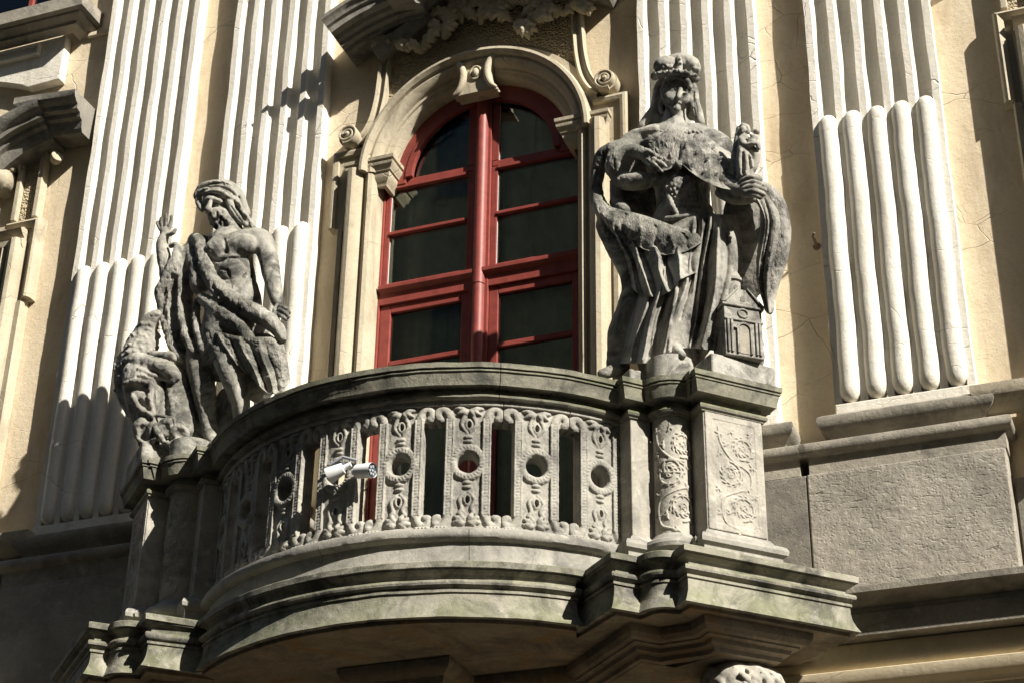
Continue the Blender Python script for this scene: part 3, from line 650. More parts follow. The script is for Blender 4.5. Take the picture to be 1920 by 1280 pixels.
# floor slab: crown, torus, fillet, flared fascia
slab_prof = [(-.12, 5.455), (-.004, 5.45), (-.022, 5.485), (-.038, 5.53), (-.044, 5.57), (-.045, 5.605), (-.045, 5.612), (-.035, 5.614), (-.035, 5.630), (-.046, 5.632), (-.046, 5.642), (-.028, 5.646), (-.016, 5.656), (-.012, 5.669), (-.016, 5.682), (-.03, 5.690), (-.055, 5.694), (-.06, 5.71), (-.055, 5.728), (-.035, 5.742), (-.016, 5.748), (-.014, 5.756), (0, 5.758), (.002, 5.793), (-.012, 5.803), (-.12, 5.810)]
b = B(); sweep(b, SLAB, slab_prof, flat, cap=True, close=True, wob=.0025); b.prism(offset(SLAB, -.062), 5.46, 5.806, fn=flat)
shade_auto(b.build('floor_slab', 'slab', BAL), 30)
b = B().prism(offset(SLAB, -.055), 5.43, 5.4535, fn=flat); b.build('soffit', 'soffit', BAL)
# frieze and torus below the balustrade, running round the pedestals
FULL = SHR + bow(RB, 52, -52, 64) + mir(SHR)
BRP = [(-.22, 5.80), (.03, 5.80), (.02, 5.84), (.015, 5.965), (.045, 5.97), (.062, 5.985), (.068, 6.01), (.06, 6.035), (.035, 6.05), (.0, 6.056), (-.22, 6.058)]
for a0, a1 in ((52, 21.1), (21.0, -8.0), (-8.1, -52)):
    b = B(); sweep(b, bow(RB, a0, a1, 40), BRP, flat, close=True, wob=.003); shade_auto(b.build('bottom_rail', 'bal', BAL), 35)
# handrail
rail_prof = [(-.20, 6.935), (.0, 6.93), (.018, 6.933), (.028, 6.943), (.03, 6.955), (.022, 6.966), (.004, 6.97), (.002, 6.995), (.04, 7.004), (.078, 7.0), (.084, 7.03), (.10, 7.065), (.102, 7.08), (.112, 7.082), (.112, 7.092), (.105, 7.094), (.105, 7.10), (.123, 7.102), (.125, 7.135), (.11, 7.142), (-.1, 7.165), (-.24, 7.13), (-.24, 7.06), (-.20, 7.02)]
for a0, a1 in ((51.6, 26.1), (26.0, -3.0), (-3.1, -28.0), (-28.1, -51.6)):
    b = B(); sweep(b, bow(RB, a0, a1, 36), rail_prof, flat, close=True, wob=.003); shade_auto(b.build('handrail', 'rail', BAL), 30)

# balustrade unit, carved unrolled (s along the curve, depth, height) then bent
def unit():
    hs = RB * math.radians(13.5) / 2; f = Field((-hs - .03, -.19, -.03), (hs + .03, .04, .91), .0046)
    f.box((0, -.085, .44), (hs + .02, .052, .443), rd=.002, k=0)
    for s in (-1, 1): f.box((s * hs, -.09, .425), (.074, .12, .325), rd=.03, k=.0, op='cut')
    f.box((0, -.07, .865), (hs + .02, .062, .018), rd=.004, k=.004); f.box((0, -.07, .012), (hs + .02, .060, .014), rd=.004, k=.004)
    for s in (-1, 1):
        x = s * (hs - .074 - .026); q = lambda dx: x + s * dx
        top = [(q(0), .10), (q(0), .3), (q(0), .5), (q(0), .70), (q(.003), .765), (q(.022), .812), (q(.052), .826), (q(.078), .808), (q(.082), .78), (q(.064), .762)]
        bot = [(q(0), .4), (q(0), .2), (q(.0), .12), (q(.008), .075), (q(.03), .042), (q(.058), .036), (q(.08), .056), (q(.078), .084), (q(.058), .094)]
        for P in (top, bot): f.tube([(a, -.042, c) for a, c in P], [.028] * (len(P) - 3) + [.028, .027, .024], k=.004); f.tube([(a, -.1, c) for a, c in P], [.029] * len(P), k=.004)
        for z in np.arange(.10, .775, .0205): f.cap((x - .011, -.012, z), (x + .011, -.012, z + .007), .0048, k=.002, op='cut')
        for d in (-1, 1): f.tube([(x + d * .0215, -.018, .11), (x + d * .0215, -.018, .44), (x + d * .0215, -.018, .755)], [.006] * 3, k=.003, n=0)
    ring = [(.094 * math.cos(a), -.039, .46 + .100 * math.sin(a)) for a in np.linspace(0, 2 * math.pi, 33)]
    f.tube(ring, [.028] * 33, k=.003, n=0)
    for a in np.linspace(0, 2 * math.pi, 28)[:-1]: f.cap((.085 * math.cos(a), -.0105, .46 + .091 * math.sin(a)), (.103 * math.cos(a + .08), -.0105, .46 + .109 * math.sin(a + .08)), .0048, k=.002, op='cut')
    f.cap((0, -.3, .46), (0, .2, .46), .066, k=.004, op='cut')
    e = lambda x, z, rx, rz, d=-.036, ry=.020, rot=0: f.ell((x, d, z), (rx, ry, rz), np.array(Matrix.Rotation(rot, 3, 'Y')), k=.004)
    for z in (.635, .605): e(0, z, .032, .014)
    for z in (.325, .295): e(0, z, .032, .014)
    for z0, sg in ((.72, 1), (.21, -1)):     # pierced eyes
        e(0, z0, .036, .048, -.045, .03); f.ell((.004, -.02, z0), (.014, .06, .024), k=.004, op='cut')
        for sx in (-1, 1):
            f.tube([(sx * .012, -.034, z0 - sg * .05), (sx * .045, -.03, z0), (sx * .03, -.03, z0 + sg * .06), (sx * .05, -.03, z0 + sg * .09)], [.008, .011, .012, .010], k=.004)
    for sx in (-1, 1):
        for a, ln in ((65, .07), (30, .075), (0, .07), (-28, .05)):
            r_ = math.radians(a); f.tube([(sx * .01, -.036, .065), (sx * (.01 + .5 * ln * math.cos(r_)), -.022, .06 + .5 * ln * math.sin(r_)), (sx * (.01 + ln * math.cos(r_)), -.032, .06 + ln * math.sin(r_))], [.012, .016, .009], k=.004)
        for a, ln in ((-60, .05), (-25, .07), (8, .08)):
            r_ = math.radians(a); f.tube([(sx * .01, -.036, .82), (sx * (.01 + .5 * ln * math.cos(r_)), -.022, .82 + .5 * ln * math.sin(r_)), (sx * (.01 + ln * math.cos(r_)), -.032, .82 + ln * math.sin(r_))], [.012, .015, .009], k=.004)
        for k in range(4): e(sx * (hs - .075 + .02 * k), .875 - .006 * (k % 2), .012, .012, -.03, .02); e(sx * (hs - .09 + .022 * k), .018, .013, .012, -.02, .02)
    f.rough(.0016, 60); f.rough(.0012, 150)
    sx = f.ax[0][:, None, None]; f.D = np.maximum(f.D, np.abs(sx) - (hs - .0012)).astype(np.float32)
    return f.mesh('balustrade_panel', lambda V: np.stack([(RB + V[:, 1]) * np.sin(V[:, 0] / RB), -(RB + V[:, 1]) * np.cos(V[:, 0] / RB), V[:, 2] + 6.052], 1))
UM = unit()
for k in range(8):
    o = link('balustrade_panel', UM, 'bal', BAL); o.location = (0, CY, 0); o.rotation_euler = (0, 0, math.radians(-47.25 + 13.5 * k))

# carved reliefs for the pedestals
def scrolls(f, w_, h, base, seed=1):
    rs = np.random.default_rng(seed)
    def T(P, r): f.tube([(x, base, z) for x, z in P], r if hasattr(r, '__len__') else [r] * len(P), k=.002, n=0)
    def comma(x, z, a, ln, r=.007, bend=.8): T([(x + ln * t * math.cos(a + bend * t), z + ln * t * math.sin(a + bend * t)) for t in np.linspace(0, 1, 5)], [r * .6, r, r * 1.1, r * .8, r * .4])
    cs = [(.17, .82, .27, -1.7, 1), (-.13, .55, .29, 1.5, -1), (.13, .25, .29, -1.5, 1)]
    for cx, cz, r0, a0, sg in cs:
        X, Z, R = w_ * cx, h * cz, w_ * r0; sp = spiral(X, Z, R, R * .12, a0, sg * 1.75, 44); T(sp, [.0075 - .003 * i / 44 for i in range(45)])
        for k in range(2, 30, 2):
            x, z = sp[k]; a = math.atan2(z - Z, x - X); comma(x, z, a + sg * .35, .026 + .016 * rs.random(), .0062, sg * .9)
            if k % 4 == 0: comma(x, z, a + math.pi - sg * .4, .020, .005, sg * .7)
        for k in range(5): comma(X, Z, k * 1.257, R * .28, .005, .4)
    T([tuple(q) for q in spline([(-.38 * w_, .99 * h), (-.34 * w_, .84 * h), (-.1 * w_, .70 * h), (.32 * w_, .60 * h), (.34 * w_, .46 * h), (.05 * w_, .40 * h), (-.34 * w_, .30 * h), (-.30 * w_, .10 * h), (.05 * w_, .04 * h)], 5)], .0062)
    for cx, cz in ((-.36, .93), (.4, .96), (-.4, .74), (.42, .66), (-.42, .40), (.42, .38), (-.40, .16), (.40, .08), (.0, .03), (-.1, .97), (-.2, .82), (.24, .44), (-.16, .18)):
        a0 = rs.random() * 6
        for k in range(5): comma(w_ * cx, h * cz, a0 + k * .62, .034, .0058, .7 * (1 if k % 2 else -1))
def relief_panel():
    f = Field((-.23, -.05, -.02), (.23, .05, .83), .0042); f.box((0, -.012, .405), (.205, .016, .40), rd=.004, k=0); f.box((0, .012, .405), (.150, .012, .355), rd=.004, k=.0, op='cut')
    scrolls(f, .30, .72, .001); f.rough(.0008, 80); return f
RP = relief_panel()
def column_relief():
    f = Field((-.30, -.06, -.02), (.30, .05, .85), .0044); f.box((0, -.02, .41), (.28, .02, .41), rd=.002, k=0); scrolls(f, .34, .75, .002, 5); f.tube([(-.07, .0, .42), (-.07, 0, .5), (.07, 0, .5), (.07, 0, .42), (-.07, 0, .42)], [.008] * 5, k=.003, n=0)
    f.rough(.0008, 80); return f
CR = column_relief()
def flipped(me): me.flip_normals(); return me
cap_prof = [(-.03, 6.90), (.0, 6.90), (.012, 6.902), (.014, 6.91), (.026, 6.918), (.032, 6.932), (.026, 6.947), (.004, 6.952), (.0, 6.99), (.03, 7.0), (.072, 6.998), (.076, 7.02), (.086, 7.065), (.088, 7.08), (.096, 7.082), (.096, 7.091), (.088, 7.093), (.088, 7.10), (.103, 7.102), (.105, 7.135), (.09, 7.142), (-.03, 7.15)]
base_prof = [(-.03, 5.80), (.06, 5.80), (.06, 5.965), (.065, 5.97), (.085, 5.985), (.09, 6.01), (.08, 6.035), (.06, 6.05), (.03, 6.06), (.015, 6.085), (.005, 6.10), (-.03, 6.10)]
for s in (1, -1):
    PD = B(); P = SHR if s > 0 else mir(SHR)
    side = 'sunlit right' if s > 0 else 'shaded left'
    ped_tn = [(.772, 1.3), (.772, 2.04), (1.20, 2.04), (1.20, 1.3)]
    pp = [TN(*q) for q in ped_tn]; pp = pp if s > 0 else mir(pp)
    ped = PD.prism(pp, 6.06, 6.93, fn=flat).build('pedestal', 'pale', BAL, bevel=.006, label='%s corner pedestal with carved panel' % side)
    b = B(); sweep(b, P, cap_prof, flat, close=True); b.prism(P, 6.93, 7.146, fn=flat); shade_auto(b.build('pedestal_cap', 'rail', ped), 30)
    b = B(); sweep(b, P, base_prof, flat, close=True); b.prism(P, 5.81, 6.09, fn=flat); shade_auto(b.build('pedestal_base', 'bal', ped), 30)
    q = [(.36, 1.4), (.412, 1.75), (.552, 1.75), (.552, 1.4)]; q = [TN(*a) for a in q]; q = q if s > 0 else mir(q)
    B().prism(q, 6.06, 6.93, fn=flat).build('pier', 'pale', ped, bevel=.005)
    rows = [[(lambda X: (s * X[0], X[1], z))(TN(COLC[0] + (COLR - .012) * math.cos(a), COLC[1] + (COLR - .012) * math.sin(a))) for a in np.linspace(-.4, 3.7, 26)] for z in (6.06, 6.5, 6.93)]
    B().grid(rows).build('half_column', 'pale', ped, smooth=True)
    def bendcol(V, s=s):
        a = math.radians(112) - V[:, 0] / COLR; r = COLR - .01 + V[:, 1]; t = COLC[0] + r * np.cos(a); n = COLC[1] + r * np.sin(a)
        return np.stack([s * (t + n) * H2, (t - n) * H2, V[:, 2] + 6.09], 1)
    me = CR.mesh('column_relief', bendcol); link('column_relief', me if s > 0 else flipped(me), 'pale', ped)
    def bendped(V, s=s):
        t = .986 + V[:, 0]; n = 2.045 + V[:, 1]; return np.stack([s * (t + n) * H2, (t - n) * H2, V[:, 2] + 6.10], 1)
    me = RP.mesh('carved_panel', bendped); link('carved_panel', me if s < 0 else flipped(me), 'pale', ped)
    # corbel mouldings below the soffit
    c = [(1.30, 1.1), (1.30, 2.31), (.57, 2.31), (.57, 2.15), (.45, 2.0), (.25, 2.0), (.25, 1.1)]; c = [TN(*a) for a in c]; c = c if s > 0 else mir(c)
    b = B(); sweep(b, c, [(-.2, 5.272), (-.14, 5.274), (-.135, 5.298), (-.10, 5.312), (-.095, 5.335), (-.06, 5.343), (-.06, 5.352), (-.03, 5.36), (-.005, 5.385), (.0, 5.41), (.0, 5.429), (-.2, 5.4295)], flat, close=True)
    b.prism([TN(*a) if s > 0 else (-TN(*a)[0], TN(*a)[1]) for a in ((1.12, 1.1), (1.12, 2.12), (.76, 2.12), (.64, 1.82), (.42, 1.82), (.42, 1.1))], 5.27, 5.42, fn=flat)
    shade_auto(b.build('corbel_moulding', 'soffit', BAL), 30)
    f = Field((-.30, -.35, -.75), (.30, .42, .02), .01)    # scrolled console with acanthus
    f.tube([(0, -.1, -.1), (0, .12, -.12), (0, .22, -.26), (0, .16, -.42), (0, .02, -.55), (0, -.12, -.62)], [.10, .14, .13, .12, .10, .09], k=.03)
    for x in (-.09, 0, .09): f.tube([(x, -.1, -.1), (x, .12, -.12), (x, .22, -.26), (x, .16, -.42), (x, .02, -.55)], [.10, .13, .12, .11, .09], k=.02)
    for sx in (-1, 1): f.tube([(sx * .2, y, z) for y, z in spiral(.12, -.22, .17, .03, 1.8, 1.6, 30)], [.035] * 31, k=.008, n=0)
    for x in (-.12, -.04, .04, .12):
        for k in range(7):
            a = 1.7 - k * .38; y, z = .09 + .27 * math.cos(a), -.24 + .2 * math.sin(a); f.cap((x - .03, y, z), (x + .035, y + .01, z - .05), .016, .024, k=.008); f.ell((x + .03, y + .02, z - .03), (.012, .03, .03), k=.006, op='cut')
    f.rough(.006, 30)
    def bc(V, s=s): t = 1.02 + V[:, 0]; n = 1.87 + V[:, 1]; return np.stack([s * (t + n) * H2, (t - n) * H2, V[:, 2] + 5.285], 1)
    me = f.mesh('console', bc); link('console', me if s < 0 else flipped(me), 'pale', BAL)
# statue bases standing on the caps
def statue_base(s, parent):
    q = [(1.19, 1.25), (1.19, 2.03), (.80, 2.03), (.80, 1.9)] + colarc(.70, 1.80, .15, 60, 185, 8) + [(.55, 1.3)]
    q = [TN(*a) for a in q]; q = q if s > 0 else mir(q)
    return q
# twin floodlight
q = at(645, 872, -1.60)
FL = thing('floodlight', 'twin white floodlight clamped to the front of the balustrade', 'floodlight', tuple(q))
qa = np.array(q) + np.array([-.02, .22, .03])
B().tube([qa + np.array([.02, .05, -.02]), qa + np.array([.0, -.13, .02]), qa + np.array([.0, -.2, .0])], .012, 8).tube([qa + np.array([-.09, -.2, -.0]), qa + np.array([0, -.2, .04]), qa + np.array([.10, -.2, .0])], .011, 8).box(qa[0] - .03, qa[0] + .03, qa[1] + .03, qa[1] + .06, qa[2] - .05, qa[2] + .05).build('bracket', 'greypaint', FL, smooth=False)
def head(c, d, r0, r1, ln, back):
    c = Vector(c); d = Vector(d).normalized(); b = B()
    b.tube([c - d * (ln * .5 + back), c - d * ln * .5, c - d * (ln * .5 - .001), c + d * ln * .5, c + d * (ln * .5 + .004)], [r0 * .45, r0 * .5, r0, r1, r1 * .98], 24, caps=False)
    b.tube([c - d * (ln * .5 + back), c - d * (ln * .5 + back + .002)], r0 * .44, 16)
    h = shade_auto(b.build('lamp_head', 'whitepaint', FL), 40)
    B().tube([c + d * (ln * .5 - .012), c + d * (ln * .5 - .008)], r1 * .95, 24).build('lens', 'lens', h)
    lb = B()
    for k in range(7):
        a = k * .9; u = d.orthogonal().normalized(); v = d.cross(u); p = c + d * (ln * .5 - .004) + (u * math.cos(a) + v * math.sin(a)) * r1 * .5 * (k > 0); lb.tube([p, p + d * .006], r1 * .18, 8)
    lb.build('led', 'greypaint', h)
head(at(630, 884, -1.62), (-.85, -.05, -.36), .036, .054, .105, .05)
head(at(684, 882, -1.62), (.90, -.22, -.16), .044, .048, .125, .03)
B().tube([tuple(q_) for q_ in spline([qa + np.array([-.06, -.21, -.02]), qa + np.array([-.10, -.2, -.09]), qa + np.array([-.03, -.12, -.13]), qa + np.array([.06, -.02, -.12]), qa + np.array([.05, .07, -.05])], 6)], .005, 6).build('cable', 'lens', FL, smooth=True)
#@@PART4
# ================================================================ STATUES
# authored in coordinates of an enlarged view of the photograph (x, y) plus a depth towards the viewer; every point is
# turned into a real 3D point at the statue's own distance (it stands on its pedestal), sizes follow from that distance
IMG = np.stack([RM[0], RM[2], RM[1]], 1)      # columns: picture right, view direction, picture up
class Carve:
    def __init__(s, ox, oy, sc, Y0, box, v=.0085):
        s.ox, s.oy, s.sc, s.Y0 = ox, oy, sc, Y0
        c = at(ox + (box[0] + box[2]) / 2 / sc, oy + (box[1] + box[3]) / 2 / sc, Y0); s.u = float(RM[2] @ (c - CAM)) / FPX / sc
        P = np.array([s.p(x, y, d) for x in (box[0], box[2]) for y in (box[1], box[3]) for d in (box[4], box[5])])
        s.f = Field(P.min(0) - .02, P.max(0) + .02, v)
    def p(s, x, y, d=0): return at(s.ox + x / s.sc, s.oy + y / s.sc, s.Y0 - d * s.u)
    def t(s, P, k=10, op='add', n=5): s.f.tube([s.p(*q[:3]) for q in P], [q[3] * s.u for q in P], k * s.u, op, n); return s
    def e(s, x, y, d, rx, ry, rd, rot=0, k=10, op='add'):
        R = IMG @ np.array(Matrix.Rotation(math.radians(rot), 3, 'Y')); s.f.ell(s.p(x, y, d), np.array((rx, rd, ry)) * s.u, R, k * s.u, op); return s
    def surf(s, x, y):
        for d in np.arange(260, -160, -3.0):
            i = np.round((s.p(x, y, d) - s.f.lo) / s.f.v).astype(int)
            if (i >= 0).all() and (i < s.f.n).all() and s.f.D[tuple(i)] < 0: return d
        return None
    def on(s, P, k=6, op='add', lift=0.0, n=4):       # a ridge or groove that follows the surface
        Q = []
        for x, y, r in spline(P, n) if n else P:
            d = s.surf(x, y)
            if d is not None: Q.append((x, y, d + lift * r, r))
        if len(Q) > 1:       # smooth the depths
            dd = [q[2] for q in Q]; 
            for _ in range(8): dd = [(dd[max(i - 1, 0)] + 2 * dd[i] + dd[min(i + 1, len(dd) - 1)]) / 4 for i in range(len(dd))]
            s.t([(q[0], q[1], z, q[3]) for q, z in zip(Q, dd)], k, op, 0)
        return s
    def cut(s, P, k=6, lift=.3, n=4): return s.on(P, k, 'cut', lift, n)
    def view(s, V):
        q = (V - CAM) @ RM.T; px = 960 + FPX * q[:, 0] / q[:, 2]; py = 640 - FPX * q[:, 1] / q[:, 2]
        return (px - s.ox) * s.sc, (py - s.oy) * s.sc
    def region(s, E):
        def g(V):
            x, y = s.view(V); r = np.zeros(len(V), np.float32)
            for cx, cy, rx, ry, a in E:
                c, n_ = math.cos(math.radians(a)), math.sin(math.radians(a)); dx, dy = x - cx, y - cy
                r = np.maximum(r, np.clip(2.2 * (1.15 - np.sqrt(((dx * c + dy * n_) / rx) ** 2 + ((-dx * n_ + dy * c) / ry) ** 2)), 0, 1))
            return r
        return g
    def done(s, name, parent, furE=(), mat='statue', rough=((.0025, 24), (.0016, 75)), furamp=.006, pleat=(), others=()):
        g = s.region(furE) if furE else None
        if g:
            s.f.rough(furamp, 42, g, (1.5, 1.0, .75)); s.f.rough(furamp * .6, 80, g, (1.5, 1.0, .6))
        if pleat: s.f.rough(.013, 11, s.region(pleat), (1.0, 1.0, .16), True)
        for a, c in rough: s.f.rough(a, c)
        me = s.f.mesh(name, others=[getattr(o, 'f', o) for o in others], fur=(g or (lambda V: np.zeros(len(V)))))
        return link(name, me, mat, parent)
def atv(px, py, Y):
    r = np.stack([(px - 960) / FPX, -(py - 640) / FPX, np.ones_like(px)], -1) @ RM
    return CAM + ((Y - CAM[1]) / r[..., 1])[..., None] * r
def resample(A, n):       # Catmull-Rom along axis 0
    A = np.asarray(A, float); K = len(A); t = np.linspace(0, K - 1, n); i = np.clip(np.floor(t).astype(int), 0, K - 2); f = (t - i).reshape(-1, *([1] * (A.ndim - 1)))
    a, b, c, d = A[np.clip(i - 1, 0, K - 1)], A[i], A[i + 1], A[np.clip(i + 2, 0, K - 1)]
    return .5 * (2 * b + (c - a) * f + (2 * a - 5 * b + 4 * c - d) * f ** 2 + (3 * b - a - 3 * c + d) * f ** 3)
class Sheet:              # a cloth surface with crisp folds: rows of (x, y, depth) from its top edge to its hem
    def __init__(s, c, rows, nu=90, nv=110, pleats=(), thick=16, noise=2.0, hem=0.0):
        G = resample(np.array(rows, float), nv); G = resample(G.transpose(1, 0, 2), nu).transpose(1, 0, 2)
        u = np.linspace(0, 1, nu)[None, :]; v = np.linspace(0, 1, nv)[:, None]; h = np.zeros((nv, nu))
        for (u0, u1, amp, w_, v0, v1) in pleats:        # ridge (amp > 0) or cut (amp < 0) from u0 at v0 to u1 at v1
            t = np.clip((v - v0) / (v1 - v0), 0, 1); uc = u0 + (u1 - u0) * t + .012 * np.sin(9 * t + 20 * u0)
            env = np.clip((v - v0) / .10, 0, 1) * np.clip((v1 - v) / .06, 0, 1); du = (u - uc) / w_
            prof = np.where(du > 0, np.exp(-(du * 1.5) ** 2), np.exp(-np.abs(du * .8) ** 1.4)) if amp > 0 else np.exp(-np.abs(du) ** 1.25)
            h = h + amp * env * prof
        P3 = np.stack([G[..., 0] * .02, G[..., 1] * .02, h * 0], -1); h = h + noise * 2 * vnoise(P3, 2.2) + noise * vnoise(P3, 7.0)
        if hem: h = h + hem * np.clip((v - .92) / .08, 0, 1)
        X, Y, Dp = G[..., 0], G[..., 1], G[..., 2] + h; s.G = np.stack([X, Y, Dp], -1); F = []
        V = atv(c.ox + X / c.sc, c.oy + Y / c.sc, c.Y0 - Dp * c.u).reshape(-1, 3); Vb = atv(c.ox + X / c.sc, c.oy + Y / c.sc, c.Y0 - (Dp - thick) * c.u).reshape(-1, 3)
        I = np.arange(nu * nv).reshape(nv, nu); n = nu * nv
        Q = np.stack([I[:-1, :-1], I[1:, :-1], I[1:, 1:], I[:-1, 1:]], -1).reshape(-1, 4); F = [Q, Q[:, ::-1] + n]
        ring = np.concatenate([I[0, :], I[1:, -1], I[-1, -2::-1], I[-2:0:-1, 0]]); nx = np.roll(ring, -1); F.append(np.stack([ring, nx, nx + n, ring + n], -1))
        s.V = np.concatenate([V, Vb]); s.Q = np.concatenate(F); s.c = c
    def depth(s, x, y):
        d = (s.G[..., 0] - x) ** 2 + (s.G[..., 1] - y) ** 2; return s.G.reshape(-1, 3)[d.argmin()][2]
    def mesh(s, name, fn): return s.V, s.Q
class Drops:              # small raised tails and beads lying on a sheet
    def __init__(s, c, L_):
        V, Q = [], []
        for (x, y, d, rx, ry, rot) in L_:
            cs, sn = math.cos(rot), math.sin(rot); o = len(V); nu, nv = 8, 6
            for j in range(nv + 1):
                th = math.pi * j / nv
                for i in range(nu):
                    ph = 2 * math.pi * i / nu; a, b, e_ = rx * math.sin(th) * math.cos(ph) * (1.25 - .5 * math.cos(th) * -1 if 0 else 1), ry * math.cos(th), rx * .9 * math.sin(th) * math.sin(ph)
                    V.append(c.p(x + a * cs - b * sn, y - (a * sn + b * cs), d + e_))
            Q += [(o + j * nu + i, o + j * nu + (i + 1) % nu, o + (j + 1) * nu + (i + 1) % nu, o + (j + 1) * nu + i) for j in range(nv) for i in range(nu)]
        s.V, s.Q = np.array(V), np.array(Q)
    def mesh(s, name, fn): return s.V, s.Q
def folds(c, L_, k=6):
    for P in L_: c.on([(x, y, r * 1.2) for x, y, r in P], k * .6, lift=.45)
def grooves(c, L_, k=6):
    for P in L_: c.cut([(x, y, r * 1.35) for x, y, r in P], k * .6, lift=.1)

# ---------------------------------------------------------------- crowned woman on the right
RC = (1080, 60, 1.9396, -.70)
W_ = Carve(*RC, (40, 80, 790, 1270, -170, 190), .0072)
W_.t([(375, 440, 0, 92), (385, 520, 5, 92), (390, 640, 0, 84), (385, 760, -10, 95), (375, 900, -30, 100), (365, 1050, -30, 105), (340, 1190, -30, 110)], 30)
W_.e(400, 700, 5, 115, 95, 66, 0, 30); W_.e(400, 960, -60, 130, 260, 50, 0, 30)
W_.e(380, 480, 12, 128, 112, 84, 0, 30)
W_.t([(238, 405, 0, 44), (300, 388, 15, 44), (370, 384, 20, 42), (450, 394, 15, 48), (525, 432, 10, 50)], 26)
W_.e(540, 510, 60, 60, 44, 48, -35, 24)
# cloak behind the figure on both sides
W_.e(225, 640, -65, 105, 190, 32, 0, 25); W_.e(620, 760, -75, 95, 230, 34, 0, 25)
# neck, head
W_.t([(350, 365, 18, 44), (357, 300, 30, 34)], 16); 
HD = Carve(*RC, (225, 140, 470, 365, -60, 150), .0046)
HD.t([(352, 345, 20, 36), (358, 300, 32, 35)], 10); HD.e(366, 220, 34, 49, 64, 56, 0, 6); HD.e(363, 258, 52, 35, 34, 38, 0, 16); HD.e(332, 240, 58, 22, 26, 24, 0, 22); HD.e(396, 246, 56, 20, 26, 24, 0, 22)
for ex, ey, ed in ((350, 211, 98), (397, 223, 94)): HD.e(ex, ey, ed + 2, 15, 7, 13, -14, 8, 'cut')
HD.t([(380, 206, 80, 4.5), (377, 222, 87, 5), (373, 237, 94, 6)], 7); HD.e(373, 240, 93, 7, 5, 7, 0, 5)
for ex, ey in ((350, 212), (397, 224)):
    HD.e(ex, ey, 78, 10, 5.5, 9, -14, 1.5); HD.on([(ex - 14, ey - 5, 2.4), (ex, ey - 9, 2.8), (ex + 13, ey - 3, 2.4)], 1.5, n=3); HD.on([(ex - 17, ey - 12, 3), (ex, ey - 19, 3.4), (ex + 15, ey - 13, 3)], 4, n=3)
HD.on([(354, 257, 2.6), (362, 255, 3.4), (367, 256, 3.2), (373, 256, 3.4), (381, 260, 2.6)], 2, n=3); HD.on([(358, 265, 1.8), (367, 267, 2.6), (377, 266, 1.8)], 3, n=3); HD.cut([(355, 261, 1.1), (367, 261.5, 1.3), (380, 263, 1.1)], 1, n=3)
HD.e(363, 280, 72, 14, 11, 14, 0, 16)
for P in ([(318, 178, 62, 15), (302, 205, 48, 18), (296, 240, 40, 18), (287, 280, 30, 18), (265, 315, 25, 20), (240, 345, 28, 15)], [(412, 180, 58, 14), (426, 212, 42, 17), (430, 255, 34, 18), (440, 295, 20, 20), (452, 330, 15, 16)],
          [(320, 200, 74, 8), (330, 180, 84, 10), (352, 168, 91, 10), (378, 164, 92, 10), (402, 176, 85, 10), (416, 202, 72, 8)], [(306, 220, 30, 22), (305, 290, 10, 30), (310, 340, 5, 30)], [(425, 230, 15, 22), (425, 300, 5, 24)],
          [(312, 212, 60, 7), (315, 242, 60, 8), (307, 268, 55, 8), (312, 294, 50, 7)], [(420, 215, 58, 7), (416, 245, 54, 8), (424, 275, 46, 8)]): HD.t(P, 4)
for P in [[(308, 190, 3), (296, 230, 3.4), (288, 280, 3.4), (262, 325, 3)], [(420, 195, 3), (433, 245, 3.4), (442, 300, 3.4)], [(338, 176, 2.4), (350, 162, 2.4)], [(385, 160, 2.4), (398, 174, 2.4)], [(430, 220, 3), (428, 260, 3), (436, 310, 3)], [(300, 200, 2.6), (304, 250, 2.6), (298, 300, 3)], [(280, 290, 3), (250, 335, 3)]]: HD.cut(P, 1.5, .1)
for x, y in ((326, 322), (340, 331), (356, 336), (373, 334), (388, 327)): HD.e(x, y, HD.surf(x, y) or 50, 8, 7, 8, 0, 1.5)
HD.f.rough(.0012, 60)
# cloth gathered on the shoulder
W_.e(262, 378, 48, 44, 30, 34, 20, 12); W_.t([(226, 392, 30, 12), (250, 368, 66, 14), (288, 352, 72, 12)], 8); W_.t([(236, 415, 62, 12), (268, 396, 86, 12), (300, 372, 86, 9)], 8)
# right arm, sleeve, hand on the breast
W_.t([(225, 405, 20, 50), (178, 445, 60, 46), (150, 490, 80, 42)], 20); W_.t([(150, 500, 80, 40), (168, 462, 95, 36), (196, 438, 108, 26)], 12)
W_.t([(165, 540, 70, 30), (205, 545, 90, 28), (250, 540, 95, 26), (290, 530, 92, 20)], 14); W_.e(252, 498, 128, 46, 17, 34, 10, 8, 'cut')
W_.t([(190, 440, 112, 23), (218, 434, 122, 22), (250, 446, 128, 21)], 8)
for P in ([(255, 440, 132, 9), (290, 452, 138, 8), (322, 464, 134, 6)], [(258, 452, 134, 9), (295, 470, 140, 8), (327, 491, 136, 6)], [(255, 462, 134, 9), (286, 484, 140, 8), (313, 508, 134, 6)], [(248, 466, 132, 8), (270, 488, 137, 7), (291, 510, 132, 6)], [(232, 436, 134, 9), (262, 434, 146, 8), (286, 446, 146, 6)]): W_.t(P, 3)
